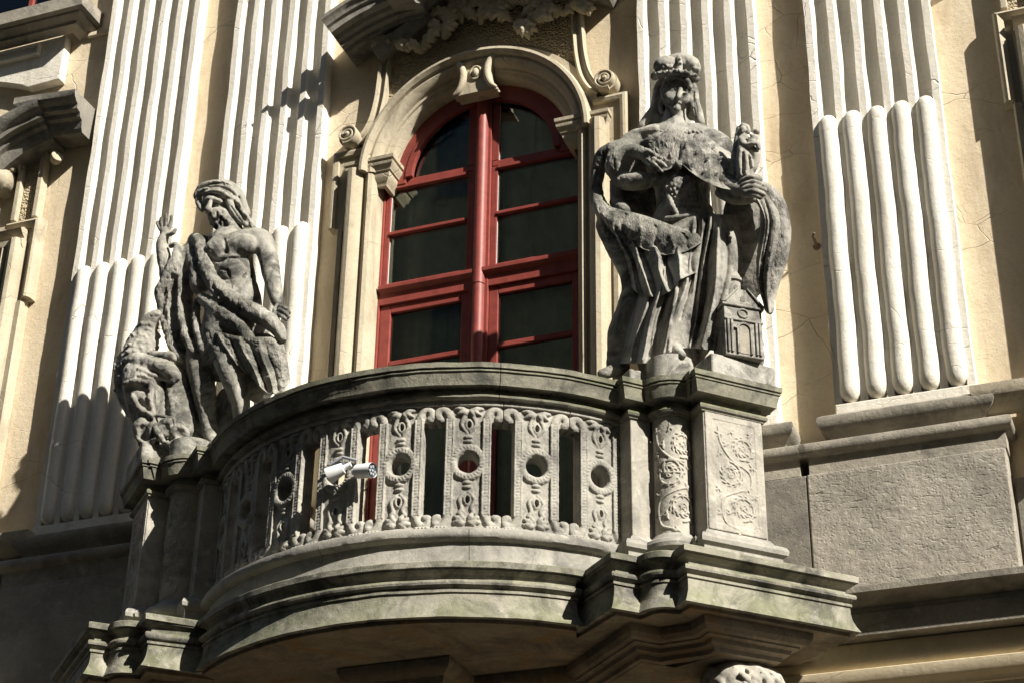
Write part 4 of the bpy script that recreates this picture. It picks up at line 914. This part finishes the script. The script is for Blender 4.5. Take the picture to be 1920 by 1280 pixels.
# cloak swung round the right arm and across the hips
W_.t([(205, 424, 78, 26), (150, 430, 80, 32), (105, 455, 70, 31), (82, 505, 60, 24), (73, 560, 55, 20), (77, 610, 55, 22), (97, 650, 62, 26), (140, 682, 66, 28), (190, 702, 74, 28), (250, 726, 82, 30), (320, 748, 92, 28), (390, 744, 98, 22), (440, 750, 104, 12)], 12)
W_.t([(165, 520, 66, 20), (142, 565, 60, 15), (150, 620, 62, 17), (182, 650, 74, 18)], 10)
W_.t([(110, 700, 30, 36), (160, 780, 20, 46), (200, 860, 15, 42), (215, 930, 10, 40), (195, 1010, 5, 40), (165, 1090, 0, 40), (160, 1160, -5, 38), (150, 1225, -5, 34)], 18)
SK = Sheet(W_, [[(282, 660, 10), (305, 662, 60), (345, 664, 92), (390, 664, 104), (430, 664, 108), (470, 664, 104), (510, 664, 94), (550, 664, 66), (588, 666, 10)],
                [(212, 800, 10), (258, 800, 68), (308, 800, 102), (360, 800, 116), (412, 800, 112), (452, 800, 84), (492, 800, 78), (545, 800, 86), (604, 800, 12)],
                [(204, 930, 10), (244, 930, 76), (290, 930, 112), (340, 930, 118), (392, 930, 122), (436, 930, 70), (474, 930, 52), (526, 930, 88), (586, 930, 10)],
                [(176, 1060, 5), (214, 1060, 78), (260, 1060, 120), (306, 1060, 98), (352, 1060, 114), (410, 1060, 54), (450, 1060, 42), (502, 1060, 78), (552, 1060, 5)],
                [(140, 1205, 0), (182, 1205, 70), (225, 1205, 104), (278, 1200, 80), (335, 1168, 86), (385, 1150, 66), (430, 1150, 44), (474, 1155, 62), (520, 1160, 0)]], 150, 130,
           [(.20, .16, 16, .030, .30, 1.02), (.30, .27, 22, .028, .28, 1.02), (.36, .40, -20, .020, .35, 1.02), (.42, .47, 20, .026, .2, 1.02), (.52, .50, 18, .022, .0, 1.02), (.565, .555, -26, .022, .02, 1.02), (.60, .62, 12, .018, .0, .75), (.645, .655, -20, .016, .0, 1.02),
            (.68, .70, 14, .018, .0, 1.02), (.725, .75, -16, .016, .02, .95), (.80, .83, 24, .034, .02, 1.02), (.875, .90, -18, .018, .05, 1.02), (.93, .94, 12, .02, .05, 1.02), (.10, .09, -14, .02, .3, 1.02), (.25, .215, -14, .018, .32, 1.02), (.34, .335, 10, .014, .5, 1.02), (.47, .44, -12, .014, .3, .8)], 40, 1.5, 6)
CL = Sheet(W_, [[(98, 676, 58), (165, 736, 86), (240, 764, 112), (320, 780, 126), (392, 772, 130), (450, 748, 118)], [(128, 740, 54), (182, 790, 86), (248, 806, 116), (318, 812, 132), (386, 800, 138), (454, 778, 118)],
                [(168, 820, 48), (206, 846, 84), (262, 868, 118), (318, 856, 134), (376, 842, 142), (448, 822, 116)], [(198, 925, 42), (228, 952, 84), (288, 964, 120), (344, 942, 134), (380, 902, 142), (440, 874, 112)]], 110, 80,
           [(.16, .18, 12, .035, .0, 1.02), (.30, .34, 18, .035, .0, 1.02), (.40, .44, -18, .03, .05, 1.02), (.52, .56, 16, .035, .0, 1.02), (.62, .68, -22, .03, .1, 1.02), (.74, .82, 18, .035, .0, 1.02), (.88, .93, -14, .03, .05, 1.02), (.23, .26, -12, .02, .2, 1.02)], 26, 1.5, 8)
BD = Sheet(W_, [[(80, 590, 62), (120, 632, 82), (180, 650, 98), (250, 668, 110), (330, 696, 120), (400, 724, 126), (450, 742, 118)],
                [(62, 625, 74), (108, 676, 106), (178, 700, 122), (250, 722, 134), (325, 742, 140), (395, 750, 138), (455, 752, 120)],
                [(88, 672, 58), (136, 735, 86), (194, 768, 104), (255, 794, 120), (325, 812, 132), (395, 800, 138), (458, 766, 118)]], 120, 60,
           [(.10, .04, 8, .03, .0, 1.02), (.24, .20, 9, .03, .1, 1.02), (.33, .30, -9, .02, .1, 1.02), (.47, .45, 8, .03, .0, 1.02), (.58, .60, -9, .02, .2, 1.02), (.70, .74, 10, .03, .0, 1.02), (.82, .87, -10, .02, .2, 1.02)], 22, 1.5, 5)
CP = Sheet(W_, [[(300, 352, 42), (320, 353, 60), (340, 355, 72), (360, 357, 78), (380, 357, 80), (400, 354, 78), (420, 350, 70), (440, 346, 58), (458, 345, 36)],
                [(236, 388, 20), (270, 396, 72), (305, 402, 98), (340, 408, 110), (375, 410, 114), (410, 408, 113), (450, 402, 102), (490, 396, 80), (530, 402, 25)],
                [(230, 432, 52), (262, 446, 95), (295, 456, 115), (335, 462, 124), (375, 466, 124), (420, 468, 130), (470, 466, 126), (520, 462, 108), (568, 455, 45)],
                [(238, 474, 66), (265, 494, 98), (296, 506, 112), (335, 502, 122), (378, 480, 122), (425, 516, 138), (480, 549, 146), (540, 571, 146), (600, 576, 108)]], 120, 90,
           [(.50, .49, -14, .014, .02, 1.02), (.44, .40, 5, .03, .1, 1.02), (.58, .62, 6, .03, .2, 1.02), (.75, .78, 8, .03, .3, 1.02), (.84, .86, -8, .02, .4, 1.02), (.2, .18, 8, .03, .3, 1.02), (.28, .26, -7, .02, .4, 1.02)], 22, 1.2, 9)
CW = Sheet(W_, [[(632, 588, 98), (662, 580, 96), (690, 582, 84), (716, 602, 56), (736, 626, 10)], [(684, 690, 70), (698, 690, 92), (722, 690, 86), (747, 690, 60), (768, 692, 8)], [(656, 850, 44), (678, 842, 66), (702, 836, 66), (730, 820, 44), (757, 800, 0)],
                [(662, 930, 22), (676, 930, 40), (694, 925, 40), (710, 916, 28), (724, 905, 0)], [(692, 1012, 10), (697, 1018, 22), (702, 1022, 22), (708, 1022, 14), (714, 1018, 0)]], 60, 110, [(.12, .12, 10, .05, .0, 1.02), (.34, .3, -12, .05, .05, 1.0), (.55, .5, 9, .08, .1, 1.0), (.78, .75, -8, .05, .1, .9)], 26, 2.0)
TL = []
for x, y, a in ((330, 412, .3), (296, 432, .5), (270, 415, .5), (432, 382, -.5), (468, 396, -.6), (500, 420, -.7), (440, 436, -.5), (478, 462, -.7), (522, 462, -.9), (425, 486, -.5), (466, 508, -.7), (545, 500, -.9), (345, 452, .2), (305, 474, .4), (400, 412, -.3), (508, 520, -.8), (352, 385, .2), (320, 380, .4), (555, 540, -.9), (268, 462, .5)):
    TL.append((x, y, CP.depth(x, y) + 1, 5.5, 14, a))
for i in range(11): TL.append((312 + 14.5 * i, 366 + 3 * math.sin(i * 2.2) - abs(i - 5) * .8, CP.depth(312 + 14.5 * i, 366) + 2, 7, 6, 0))
TD = Drops(W_, TL)
# breast ornament: small head over a leafy plaque
W_.e(384, 588, 92, 54, 62, 24, 0, 10)
for i in range(46):
    a = i * 2.4; r = 6 + 48 * math.sqrt(i / 46); W_.on([(384 + r * math.cos(a), 590 + 1.1 * r * math.sin(a), 6), (384 + r * math.cos(a) + 7 * math.cos(a + 1), 590 + 1.1 * r * math.sin(a) + 8 * math.sin(a + 1), 5)], 2, n=0)
W_.e(378, 492, 122, 15, 18, 14, 0, 4); W_.e(376, 478, 122, 17, 9, 15, 0, 3); W_.e(374, 492, 136, 3, 2, 3, 0, 1, 'cut'); W_.e(385, 493, 135, 3, 2, 3, 0, 1, 'cut'); W_.on([(380, 492, 3), (380, 499, 4)], 1, n=0)
for sx in (-1, 1): W_.t([(380, 516, 110, 9), (380 + sx * 25, 530, 108, 9), (380 + sx * 45, 545, 100, 8)], 4)
folds(W_, [[(330, 565, 7), (345, 620, 8), (365, 660, 7)], [(440, 560, 8), (455, 610, 8), (440, 655, 7)], [(400, 660, 8), (425, 690, 10), (432, 712, 8)], [(330, 680, 9), (380, 676, 9), (420, 668, 8)]], 4)
# cloak over the left arm, hand under the little group
W_.t([(600, 565, 60, 32), (660, 578, 60, 36), (710, 612, 42, 36), (738, 672, 32, 32), (746, 740, 26, 32), (733, 810, 16, 34), (716, 870, 8, 32), (702, 930, 2, 26), (700, 980, 0, 16), (705, 1015, 0, 10)], 12)
W_.t([(688, 605, 62, 20), (690, 700, 56, 18), (678, 790, 40, 16), (672, 850, 26, 14)], 8)
W_.t([(540, 550, 95, 36), (590, 578, 112, 32), (635, 572, 122, 27)], 12)
W_.t([(520, 585, 105, 16), (580, 610, 108, 18), (640, 605, 105, 16)], 8)
for P in ([(608, 556, 148, 9), (645, 546, 154, 9), (682, 560, 142, 8)], [(610, 570, 150, 9), (650, 563, 157, 9), (688, 576, 142, 8)], [(612, 583, 150, 9), (650, 579, 155, 9), (684, 592, 142, 8)], [(612, 596, 146, 8), (645, 594, 150, 8), (672, 604, 140, 7)], [(600, 545, 146, 9), (622, 530, 156, 8), (645, 528, 158, 7)]): W_.t(P, 3)
# feet
W_.t([(362, 1150, 60, 18), (378, 1168, 90, 14), (388, 1176, 108, 10)], 8); W_.t([(150, 1225, 30, 20), (112, 1238, 50, 17), (92, 1242, 58, 13)], 8)
WST = thing('statue', 'stone statue of a crowned woman in an ermine cape and wide cloak', 'statue', (1.8, -.6, 7.14))
W_.done('figure', WST, [(430, 445, 145, 75, 25), (290, 430, 60, 60, 0), (110, 560, 60, 150, 0), (230, 715, 160, 60, 15), (400, 750, 60, 30, 0), (720, 730, 50, 170, 0), (690, 900, 40, 60, 0)], others=[HD, SK, CL, BD, CP, CW, TD])
# crown
K = Carve(*RC, (260, 70, 470, 215, -60, 130), .007)
K.e(330, 126, 52, 48, 38, 46, 0, 4); K.e(424, 130, 40, 29, 34, 42, 0, 4); K.e(378, 120, 15, 72, 42, 55, 0, 12)
K.t([(284, 162, 40, 14), (300, 160, 72, 12), (335, 154, 92, 11), (372, 150, 102, 11), (410, 160, 88, 11), (436, 172, 52, 13)], 5)
K.t([(374, 92, 70, 9), (379, 116, 88, 9), (378, 145, 100, 9)], 3)
for i, (x, y, d) in enumerate(((378, 100, 92), (381, 116, 102), (380, 132, 108))): K.e(x, y, d, 7, 7, 7, 0, 1)
for i in range(14): K.on([(286 + i * 11, 150 - 6 * math.sin(i * .24) * 2 + (i % 2) * 3, 6), (290 + i * 11, 158 - 12 * math.sin(i * .24), 6)], 2, n=0)
K.cut([(362, 92, 3), (364, 120, 4), (362, 145, 3)], 2); K.cut([(396, 95, 3), (398, 120, 4), (396, 148, 3)], 2)
K.done('crown', WST, [(330, 140, 45, 20, 0), (425, 145, 30, 18, 0)])
# mother and child group in the hand
G = Carve(*RC, (560, 325, 710, 560, 60, 190), .0065)
G.t([(598, 532, 128, 17), (630, 534, 135, 18), (662, 536, 128, 16)], 5); G.t([(612, 388, 125, 18), (612, 440, 128, 25), (616, 515, 128, 30)], 8)
G.e(608, 358, 128, 14, 17, 14, 8, 3); G.t([(594, 350, 122, 10), (590, 380, 118, 12), (584, 420, 116, 13)], 4); G.t([(606, 341, 128, 10), (622, 348, 126, 9), (626, 366, 122, 8)], 3)
G.on([(606, 356, 3), (604, 363, 4)], 1, n=0)
G.t([(636, 402, 140, 14), (650, 384, 142, 12)], 4); G.e(657, 363, 142, 12, 12, 12, 0, 2); G.t([(640, 400, 148, 9), (660, 408, 150, 8), (664, 424, 146, 7)], 3); G.t([(648, 380, 150, 6), (634, 374, 152, 5)], 2)
G.t([(598, 390, 140, 10), (616, 412, 150, 9), (645, 406, 156, 7)], 4); G.t([(584, 420, 120, 12), (575, 470, 120, 12), (588, 520, 122, 12)], 5); G.t([(640, 430, 132, 14), (655, 450, 130, 13), (645, 500, 126, 12)], 6)
folds(G, [[(600, 430, 5), (596, 470, 6), (602, 520, 5)], [(615, 440, 5), (622, 480, 6), (618, 520, 5)], [(632, 450, 5), (640, 490, 5)]], 3); grooves(G, [[(608, 440, 4), (608, 515, 4)], [(630, 460, 4), (632, 515, 4)]], 2)
G.done('figurine_group', WST, rough=((.002, 60),))
# model of a church at her side
q0 = W_.p(617, 1206, 56); u = W_.u; cx, cy, cz = q0; CH = B()
z0, hw, dp = 7.288, .132, .20; zt = z0 + .355
CH.prism([(cx - hw, z0), (cx + hw, z0), (cx + hw, zt), (cx - hw, zt)], cy, cy + dp)
CH.prism([(cx - hw - .015, zt), (cx + hw + .015, zt), (cx + hw + .015, zt + .018), (cx - hw - .015, zt + .018)], cy - .015, cy + dp + .01)
CH.prism([(cx - hw - .01, zt + .02), (cx + hw + .01, zt + .02), (cx + .03, zt + .135), (cx - .03, zt + .135)], cy - .006, cy + dp)
for s in (-1, 1): CH.prism([(cx + s * (hw + .02), zt + .02), (cx + s * .03, zt + .15), (cx + s * .03, zt + .135), (cx + s * (hw - .005), zt + .02)][::s], cy - .02, cy + dp + .005)
ch = CH.build('church_model', 'statue', WST, bevel=.006, label='small carved model of a church')
tw = B(); tx, ty = cx - .025, cy + .09; rows = [[(tx + r * math.cos(a), ty + r * math.sin(a), zt + z) for a in np.linspace(0, 2 * math.pi, 21)[:-1]] for r, z in ((.058, .09), (.058, .225), (.072, .23), (.072, .25), (.06, .252), (.057, .275), (.042, .305), (.018, .325), (.012, .34))]
shade_auto(tw.grid(rows, cu=True).build('turret', 'statue', ch), 40)
for x, w2, z1, z2 in ((0, .034, .02, .235),): B().prism([(cx - w2, z0 + z1), (cx + w2, z0 + z1), (cx + w2, z0 + .19)] + arc(cx, z0 + .19, w2, 0, 180, 8), cy - .004, cy + .01).build('door', 'stone', ch)
sweep_xz('door_surround', [(cx - .04, z0 + .02), (cx - .04, z0 + .19)] + arc(cx, z0 + .19, .04, 180, 0, 10) + [(cx + .04, z0 + .02)], [(0, cy + .001), (0, cy - .014), (.012, cy - .016), (.016, cy + .001)], 'statue', ch)
for x in (-.11, -.085, .085, .11): B().box(cx + x - .008, cx + x + .008, cy - .014, cy + .005, z0 + .02, z0 + .25).build('church_pilaster', 'statue', ch, bevel=.003)
B().box(cx - hw - .004, cx + hw + .004, cy - .012, cy + .004, z0 + .252, z0 + .266).build('church_cornice', 'statue', ch, bevel=.003)
B().tube([(cx + .034 * math.cos(a), cy - .004, z0 + .312 + .03 * math.sin(a)) for a in np.linspace(0, 2 * math.pi, 17)], .007, 6, caps=False).build('round_window', 'statue', ch, smooth=True)
B().prism([(cx - .016, zt + .045), (cx + .016, zt + .045), (cx + .016, zt + .075), (cx, zt + .09), (cx - .016, zt + .075)], cy - .0085, cy + .0).build('gable_opening', 'dark', ch)
B().prism([(tx + .014 * math.cos(a), zt + .17 + .02 * math.sin(a)) for a in np.linspace(0, 6.28, 13)[:-1]], ty - .0605, ty - .05).build('turret_opening', 'dark', ch)
f = Field((cx + hw - .05, cy + .02, z0 - .1), (cx + hw + .12, cy + .34, zt + .12), .011); f.tube([(cx + hw, cy + .16, z0 + .06), (cx + hw + .01, cy + .16, z0 + .18), (cx + hw, cy + .16, zt)], [.06, .055, .045], k=.02); f.rough(.012, 18); f.rough(.004, 50); rk = link('rock', f.mesh('rock'), 'statue', WST)
for o in (ch, rk):        # the model stands square to the diagonal pedestal
    o.rotation_euler = (0, 0, math.radians(38)); pv = Vector((cx, cy, 0)); o.location = pv - o.rotation_euler.to_matrix() @ pv
def base_block(s, parent, z1, z2):
    q = [(1.26, 1.2), (1.275, 2.125), (.80, 2.13), (.79, 1.2)]; q = [TN(*a) for a in q]; q = q if s > 0 else mir(q)
    B().prism(q, 7.13, z1, fn=flat).build('base_block', 'statue', parent, bevel=.02, seg=3)
    q = colarc(.68, 1.80, .155, 0, 352, 45); q = [TN(*a) for a in q]; q = q if s > 0 else mir(q)
    shade_auto(B().prism(q, 7.13, z2, fn=flat).build('base_drum', 'statue', parent), 40)
    q = [(.80, 1.1), (.80, 1.75), (.42, 1.74), (.42, 1.1)]; q = [TN(*a) for a in q]; q = q if s > 0 else mir(q)
    B().prism(q, 7.13, z2 - .05, fn=flat).build('base_block', 'statue', parent, bevel=.02, seg=3)
base_block(1, WST, 7.29, 7.325)

# ---------------------------------------------------------------- bearded man in a pelt on the left
LC = (180, 320, 2.207, -.70)
J = Carve(*LC, (225, 35, 830, 1150, -150, 170), .0072)
J.t([(552, 310, 10, 84), (565, 400, 12, 76), (585, 480, 8, 70), (600, 560, 0, 80)], 25)
J.e(505, 325, 68, 54, 44, 40, 0, 18); J.e(610, 312, 62, 66, 48, 40, 0, 18); J.e(565, 430, 72, 58, 64, 34, 0, 20); J.e(678, 290, 8, 48, 50, 46, 0, 16); J.e(440, 315, 5, 55, 50, 48, 0, 18)
J.t([(480, 275, 60, 16), (530, 285, 80, 14), (600, 265, 70, 16), (670, 258, 35, 20)], 12)
J.t([(535, 200, 25, 40), (562, 252, 15, 46)], 14)
J.e(503, 142, 28, 64, 74, 60, -12, 10); J.e(505, 190, 55, 44, 42, 42, 0, 16)
# face tipped to the left: brow, nose, eyes, mouth, beard
J.t([(446, 128, 72, 8), (475, 118, 86, 10), (515, 128, 86, 9)], 6); J.e(462, 138, 88, 12, 8, 12, 0, 5, 'cut'); J.e(500, 142, 90, 12, 8, 12, 0, 5, 'cut'); J.e(462, 140, 78, 8, 6, 8, 0, 2); J.e(500, 144, 80, 8, 6, 8, 0, 2)
J.t([(474, 130, 92, 8), (466, 152, 104, 10), (462, 164, 108, 13)], 6); J.e(480, 182, 90, 15, 4, 12, 0, 4, 'cut')
for i in range(34):
    a = RNG.random() * 6.28; r = math.sqrt(RNG.random()); x, y = 508 + 42 * r * math.cos(a), 196 + 36 * r * math.sin(a)
    J.on([(x, y, 6), (x + 5, y + 9, 7), (x + 2, y + 17, 4)], 2, n=2, lift=.3)
for P in ([(420, 108, 42, 18), (440, 74, 50, 20), (490, 60, 58, 22), (540, 70, 50, 22), (578, 104, 40, 20)], [(430, 92, 72, 14), (470, 84, 86, 15), (522, 92, 82, 15), (556, 112, 62, 14)], [(565, 112, 40, 18), (592, 150, 32, 18), (612, 190, 22, 18), (640, 220, 18, 14), (657, 236, 14, 8)],
          [(550, 128, 56, 14), (572, 172, 50, 14), (596, 204, 40, 14), (622, 226, 32, 10)], [(424, 110, 62, 14), (426, 140, 66, 12), (440, 166, 66, 9)], [(500, 52, 50, 14), (545, 56, 40, 16), (590, 90, 25, 18), (606, 130, 15, 18), (622, 180, 8, 18)]): J.t(P, 5)
grooves(J, [[(440, 88, 4), (480, 72, 5), (530, 82, 4), (560, 105, 4)], [(450, 66, 4), (495, 52, 4), (545, 62, 4)], [(572, 128, 4), (594, 168, 4), (615, 205, 4)], [(590, 110, 4), (608, 150, 4), (622, 195, 4)], [(430, 105, 3), (470, 98, 4), (520, 106, 3)], [(560, 150, 3), (585, 190, 3), (606, 216, 3)]], 2)
for i in range(40):
    a = RNG.random(); x, y = (565 + 70 * a + 12 * RNG.random(), 110 + 115 * a + 10 * RNG.random())
    J.on([(x, y, 4), (x + 8, y + 6, 5.5), (x + 12, y + 15, 4)], 2, n=2, lift=.3) if i % 2 else None
grooves(J, [[(425, 98, 3), (455, 76, 3.5), (505, 66, 3.5), (555, 84, 3), (585, 118, 3)], [(440, 112, 2.5), (480, 100, 3), (528, 104, 3), (562, 126, 2.5)], [(470, 58, 3), (520, 50, 3), (570, 72, 3), (598, 110, 3)]], 2)
# muscles
grooves(J, [[(530, 285, 4), (540, 340, 6), (548, 420, 5), (560, 490, 4)], [(470, 362, 4), (510, 372, 6), (545, 362, 4)], [(555, 362, 5), (600, 362, 6), (640, 345, 4)], [(505, 405, 3), (540, 412, 4)], [(515, 445, 3), (550, 450, 4)], [(625, 385, 3), (600, 415, 4)], [(632, 415, 3), (608, 445, 4)], [(646, 330, 6), (650, 400, 6), (640, 450, 5)]], 6)
J.e(536, 335, 96, 14, 10, 12, 0, 8, 'cut')
# left arm of the picture: raised, palm open
J.e(286, 258, 72, 23, 26, 13, 0, 4)
for P in ([(268, 245, 72, 8), (259, 228, 78, 7.5), (254, 212, 84, 6)], [(276, 240, 74, 8), (271, 217, 80, 7.5), (268, 196, 82, 6)], [(289, 238, 74, 8.5), (290, 208, 80, 8), (290, 180, 82, 6)], [(301, 242, 72, 8), (309, 214, 78, 7.5), (312, 189, 80, 6)], [(297, 266, 74, 9), (318, 260, 80, 8), (331, 244, 82, 6.5)]): J.t(P, 2.5)
J.t([(282, 275, 68, 19), (273, 310, 64, 23), (284, 370, 55, 29), (302, 435, 40, 33)], 8); J.t([(302, 440, 40, 34), (360, 400, 20, 42), (425, 335, 10, 50)], 18)
J.t([(336, 318, 72, 13), (326, 368, 74, 17), (302, 420, 74, 20), (282, 470, 68, 22), (262, 508, 62, 20), (272, 562, 56, 13)], 8); J.t([(310, 312, 70, 10), (330, 306, 74, 11), (346, 322, 70, 11), (340, 350, 66, 10)], 5)
# right arm of the picture: hanging, fist on the pelt
J.t([(690, 290, 10, 43), (712, 360, 20, 37), (724, 420, 33, 34), (738, 490, 48, 29), (752, 550, 60, 20)], 12); J.t([(716, 330, 35, 22), (728, 400, 50, 18)], 12); J.e(772, 585, 62, 23, 26, 22, 0, 5)
for P in ([(762, 562, 80, 9), (788, 572, 84, 8), (800, 588, 74, 7)], [(758, 577, 84, 9), (784, 590, 88, 8), (796, 606, 78, 7)], [(754, 592, 82, 9), (776, 606, 86, 8), (786, 618, 76, 7)], [(748, 560, 76, 9), (738, 578, 84, 8), (744, 594, 88, 7)]): J.t(P, 2.5)
# pelt: shoulder strap, diagonal roll, second roll, hanging sheet
J.t([(402, 284, 36, 20), (424, 288, 58, 23), (440, 350, 78, 25), (466, 430, 92, 30), (518, 502, 102, 33), (590, 552, 102, 34), (670, 594, 92, 34), (740, 642, 78, 30), (772, 692, 60, 20)], 8)
J.t([(402, 290, 30, 20), (396, 330, 40, 22), (410, 400, 60, 30), (430, 480, 70, 36)], 10)
J.t([(440, 530, 84, 24), (520, 588, 100, 26), (590, 640, 100, 26), (640, 704, 90, 22)], 7)
J.e(590, 640, 20, 130, 95, 66, 0, 25); J.t([(560, 600, 5, 100), (540, 700, 5, 96), (520, 790, 0, 80)], 25)
J.e(640, 745, 30, 110, 60, 40, -25, 14); J.e(675, 850, -20, 70, 110, 30, 0, 14)
PL = Sheet(J, [[(458, 652, 88), (515, 668, 112), (582, 684, 118), (648, 688, 110), (712, 688, 90), (772, 690, 52)], [(474, 700, 90), (540, 726, 120), (606, 748, 120), (668, 758, 110), (726, 762, 88), (788, 766, 45)],
               [(512, 742, 86), (584, 792, 114), (642, 820, 112), (698, 832, 98), (746, 834, 76), (800, 832, 34)], [(548, 772, 78), (622, 842, 100), (674, 890, 98), (722, 922, 86), (764, 910, 64), (804, 872, 28)]], 110, 100,
           [(.18, .14, 12, .04, .0, 1.02), (.30, .28, -14, .03, .1, 1.02), (.42, .44, 14, .04, .0, 1.02), (.54, .55, -16, .03, .05, 1.02), (.66, .66, 14, .04, .0, 1.02), (.76, .78, -12, .03, .1, 1.02), (.88, .90, 10, .04, .0, 1.02)], 26, 4.0, 6)
grooves(J, [[(480, 480, 7), (540, 545, 10), (640, 610, 9), (730, 668, 8)]], 5)
# cloak mass in the shade on the left
J.t([(385, 350, 10, 45), (362, 480, 10, 56), (345, 600, 10, 58), (362, 720, 12, 48)], 20)
J.t([(352, 440, 62, 11), (346, 520, 66, 13), (350, 600, 70, 14), (372, 690, 74, 15), (402, 748, 76, 14)], 7); J.t([(264, 560, 50, 12), (292, 650, 46, 17), (322, 740, 50, 18), (352, 780, 56, 14)], 8)
J.t([(420, 540, 70, 14), (415, 640, 76, 16), (440, 740, 84, 14)], 8)
grooves(J, [[(320, 440, 14), (315, 560, 18), (335, 690, 14)], [(385, 400, 14), (385, 540, 18), (400, 680, 14)]], 10)
# legs and stump
J.t([(520, 740, 55, 54), (545, 800, 72, 47), (570, 870, 66, 43), (594, 940, 52, 37), (602, 1010, 40, 29), (596, 1060, 34, 26)], 10); J.e(545, 785, 92, 30, 32, 26, 0, 12); J.t([(575, 880, 86, 20), (592, 950, 76, 16), (600, 1010, 58, 12)], 10)
J.t([(425, 760, 20, 52), (436, 850, 26, 48), (450, 930, 22, 42), (462, 1010, 16, 33), (476, 1090, 16, 27), (486, 1118, 40, 20)], 12)
J.t([(390, 800, -60, 66), (400, 950, -60, 66), (420, 1110, -60, 78)], 15); J.t([(560, 950, -70, 60), (560, 1100, -70, 70)], 15)
JST = thing('statue', 'stone statue of a bare-chested bearded man in a pelt raising one hand', 'statue', (-1.75, -.6, 7.14))
J.done('figure', JST, [(560, 540, 210, 52, 33), (440, 370, 45, 90, 0), (560, 620, 120, 32, 38), (690, 780, 150, 120, 30), (540, 700, 90, 50, 15), (290, 450, 60, 130, 10), (360, 600, 50, 180, 0), (300, 660, 40, 120, -15)], furamp=.0055, others=[PL])
A = Carve(*LC, (40, 560, 360, 1230, -110, 170))
A.t([(200, 700, 30, 56), (178, 760, 28, 66), (150, 830, 15, 68), (160, 900, 10, 72), (188, 980, 8, 66)], 15); A.t([(196, 690, 40, 46), (214, 640, 52, 34), (232, 612, 60, 25), (252, 594, 66, 17)], 10); A.e(250, 590, 70, 14, 11, 12, 30, 4)
A.t([(206, 606, 62, 9), (192, 624, 60, 11), (186, 642, 58, 7)], 3); A.e(228, 604, 84, 5, 4, 5, 0, 2, 'cut'); A.cut([(262, 596, 2.5), (248, 606, 2.5)], 1, n=0)
for i in range(120):
    x, y = 120 + 150 * RNG.random(), 630 + 140 * RNG.random(); d = A.surf(x, y)
    if d is not None and d > 0: A.e(x, y, d - 2, 9, 8, 8, 0, 3)
for i in range(80):
    x, y = 75 + 90 * RNG.random(), 740 + 220 * RNG.random(); d = A.surf(x, y)
    if d is not None: A.e(x, y, d - 3, 9, 8, 8, 0, 3)
A.t([(240, 770, 70, 24), (286, 768, 92, 20), (312, 764, 96, 15), (322, 778, 96, 12)], 6)
A.done('lamb', JST, rough=((.004, 40),))
S = Carve(*LC, (60, 740, 440, 1230, -110, 170))
S.t([(118, 800, 60, 26), (160, 786, 84, 30), (225, 800, 96, 34), (290, 818, 92, 32), (325, 850, 78, 24)], 10); S.e(220, 840, 60, 112, 58, 40, 6, 12)
S.t([(200, 880, 50, 88), (222, 970, 46, 84), (240, 1060, 42, 66), (252, 1150, 40, 58), (262, 1215, 40, 58)], 18); S.t([(330, 850, 20, 40), (350, 960, 10, 60), (360, 1080, 10, 60)], 15)
folds(S, [[(120, 880, 10), (165, 870, 12), (225, 880, 10)], [(225, 880, 8), (222, 940, 9), (240, 1000, 8)], [(300, 880, 9), (310, 950, 10), (320, 1030, 8)], [(150, 930, 9), (190, 990, 10), (230, 1010, 8)], [(180, 820, 8), (250, 850, 9), (320, 870, 8)]], 5)
grooves(S, [[(130, 905, 7), (180, 900, 8), (215, 915, 6)], [(240, 890, 6), (238, 960, 7), (262, 1010, 6)], [(180, 950, 7), (215, 985, 7)], [(170, 850, 6), (240, 872, 7), (310, 890, 6)]], 4)
for cx_, cy_, rx, ry, a in ((192, 1078, 38, 56, -12), (286, 1062, 36, 44, 20), (236, 1085, 24, 50, 0), (345, 1085, 44, 40, 10)):
    S.e(cx_, cy_, 100, rx, ry, 20, a, 10); S.e(cx_ + 2, cy_ - 2, 122, rx * .7, ry * .72, 18, a, 5, 'cut')
for P in ([(240, 1020, 108, 9), (250, 1070, 118, 11), (275, 1110, 112, 10)], [(165, 1040, 104, 7), (162, 1090, 106, 8), (200, 1130, 108, 8)], [(205, 1130, 106, 8), (240, 1115, 112, 9), (262, 1095, 112, 8)], [(180, 1015, 104, 8), (240, 1012, 110, 8), (310, 1020, 106, 8)], [(262, 1110, 104, 8), (300, 1130, 108, 9), (345, 1110, 106, 8)]): S.t(P, 4)
S.done('stump', JST, rough=((.006, 22), (.004, 60)))
base_block(-1, JST, 7.335, 7.30)
#@@PART5
# ---------------------------------------------------------------- unseen houses added behind the camera to block sky light and darken pane reflections
for i, (x0, x1, h) in enumerate(((-46, -24, 26), (-24, -6, 27.5), (-6, 13, 27), (13, 33, 26.5), (33, 52, 27))):
    hs = thing('sky_block_house', ['', '', '', '', ''][i] or 'added unseen house across the street that blocks sky light, the %s from the left end of the row' % ('first', 'second', 'third', 'fourth', 'fifth')[i], 'house', ((x0 + x1) / 2, -17, 0), 'added sky-blocking houses across the street')
    B().box(x0 + .01, x1 - .01, -27, -17, 0, h).build('wall', 'surround', hs)
    B().prism([(-28, h), (-16.6, h), (-22.5, h + 4)], x0, x1, fn=lambda u, w_, d: (d, u, w_)).build('roof', 'dark', hs)
    n = int((x1 - x0) / 3)
    for fz in range(6):
        for k in range(n):
            wx = x0 + (k + .5) * (x1 - x0) / n; wz = 2 + fz * 4
            if wz + 2.2 < h: B().box(wx - .6, wx + .6, -17.05, -16.96, wz, wz + 2.1).build('window', 'lens', hs)
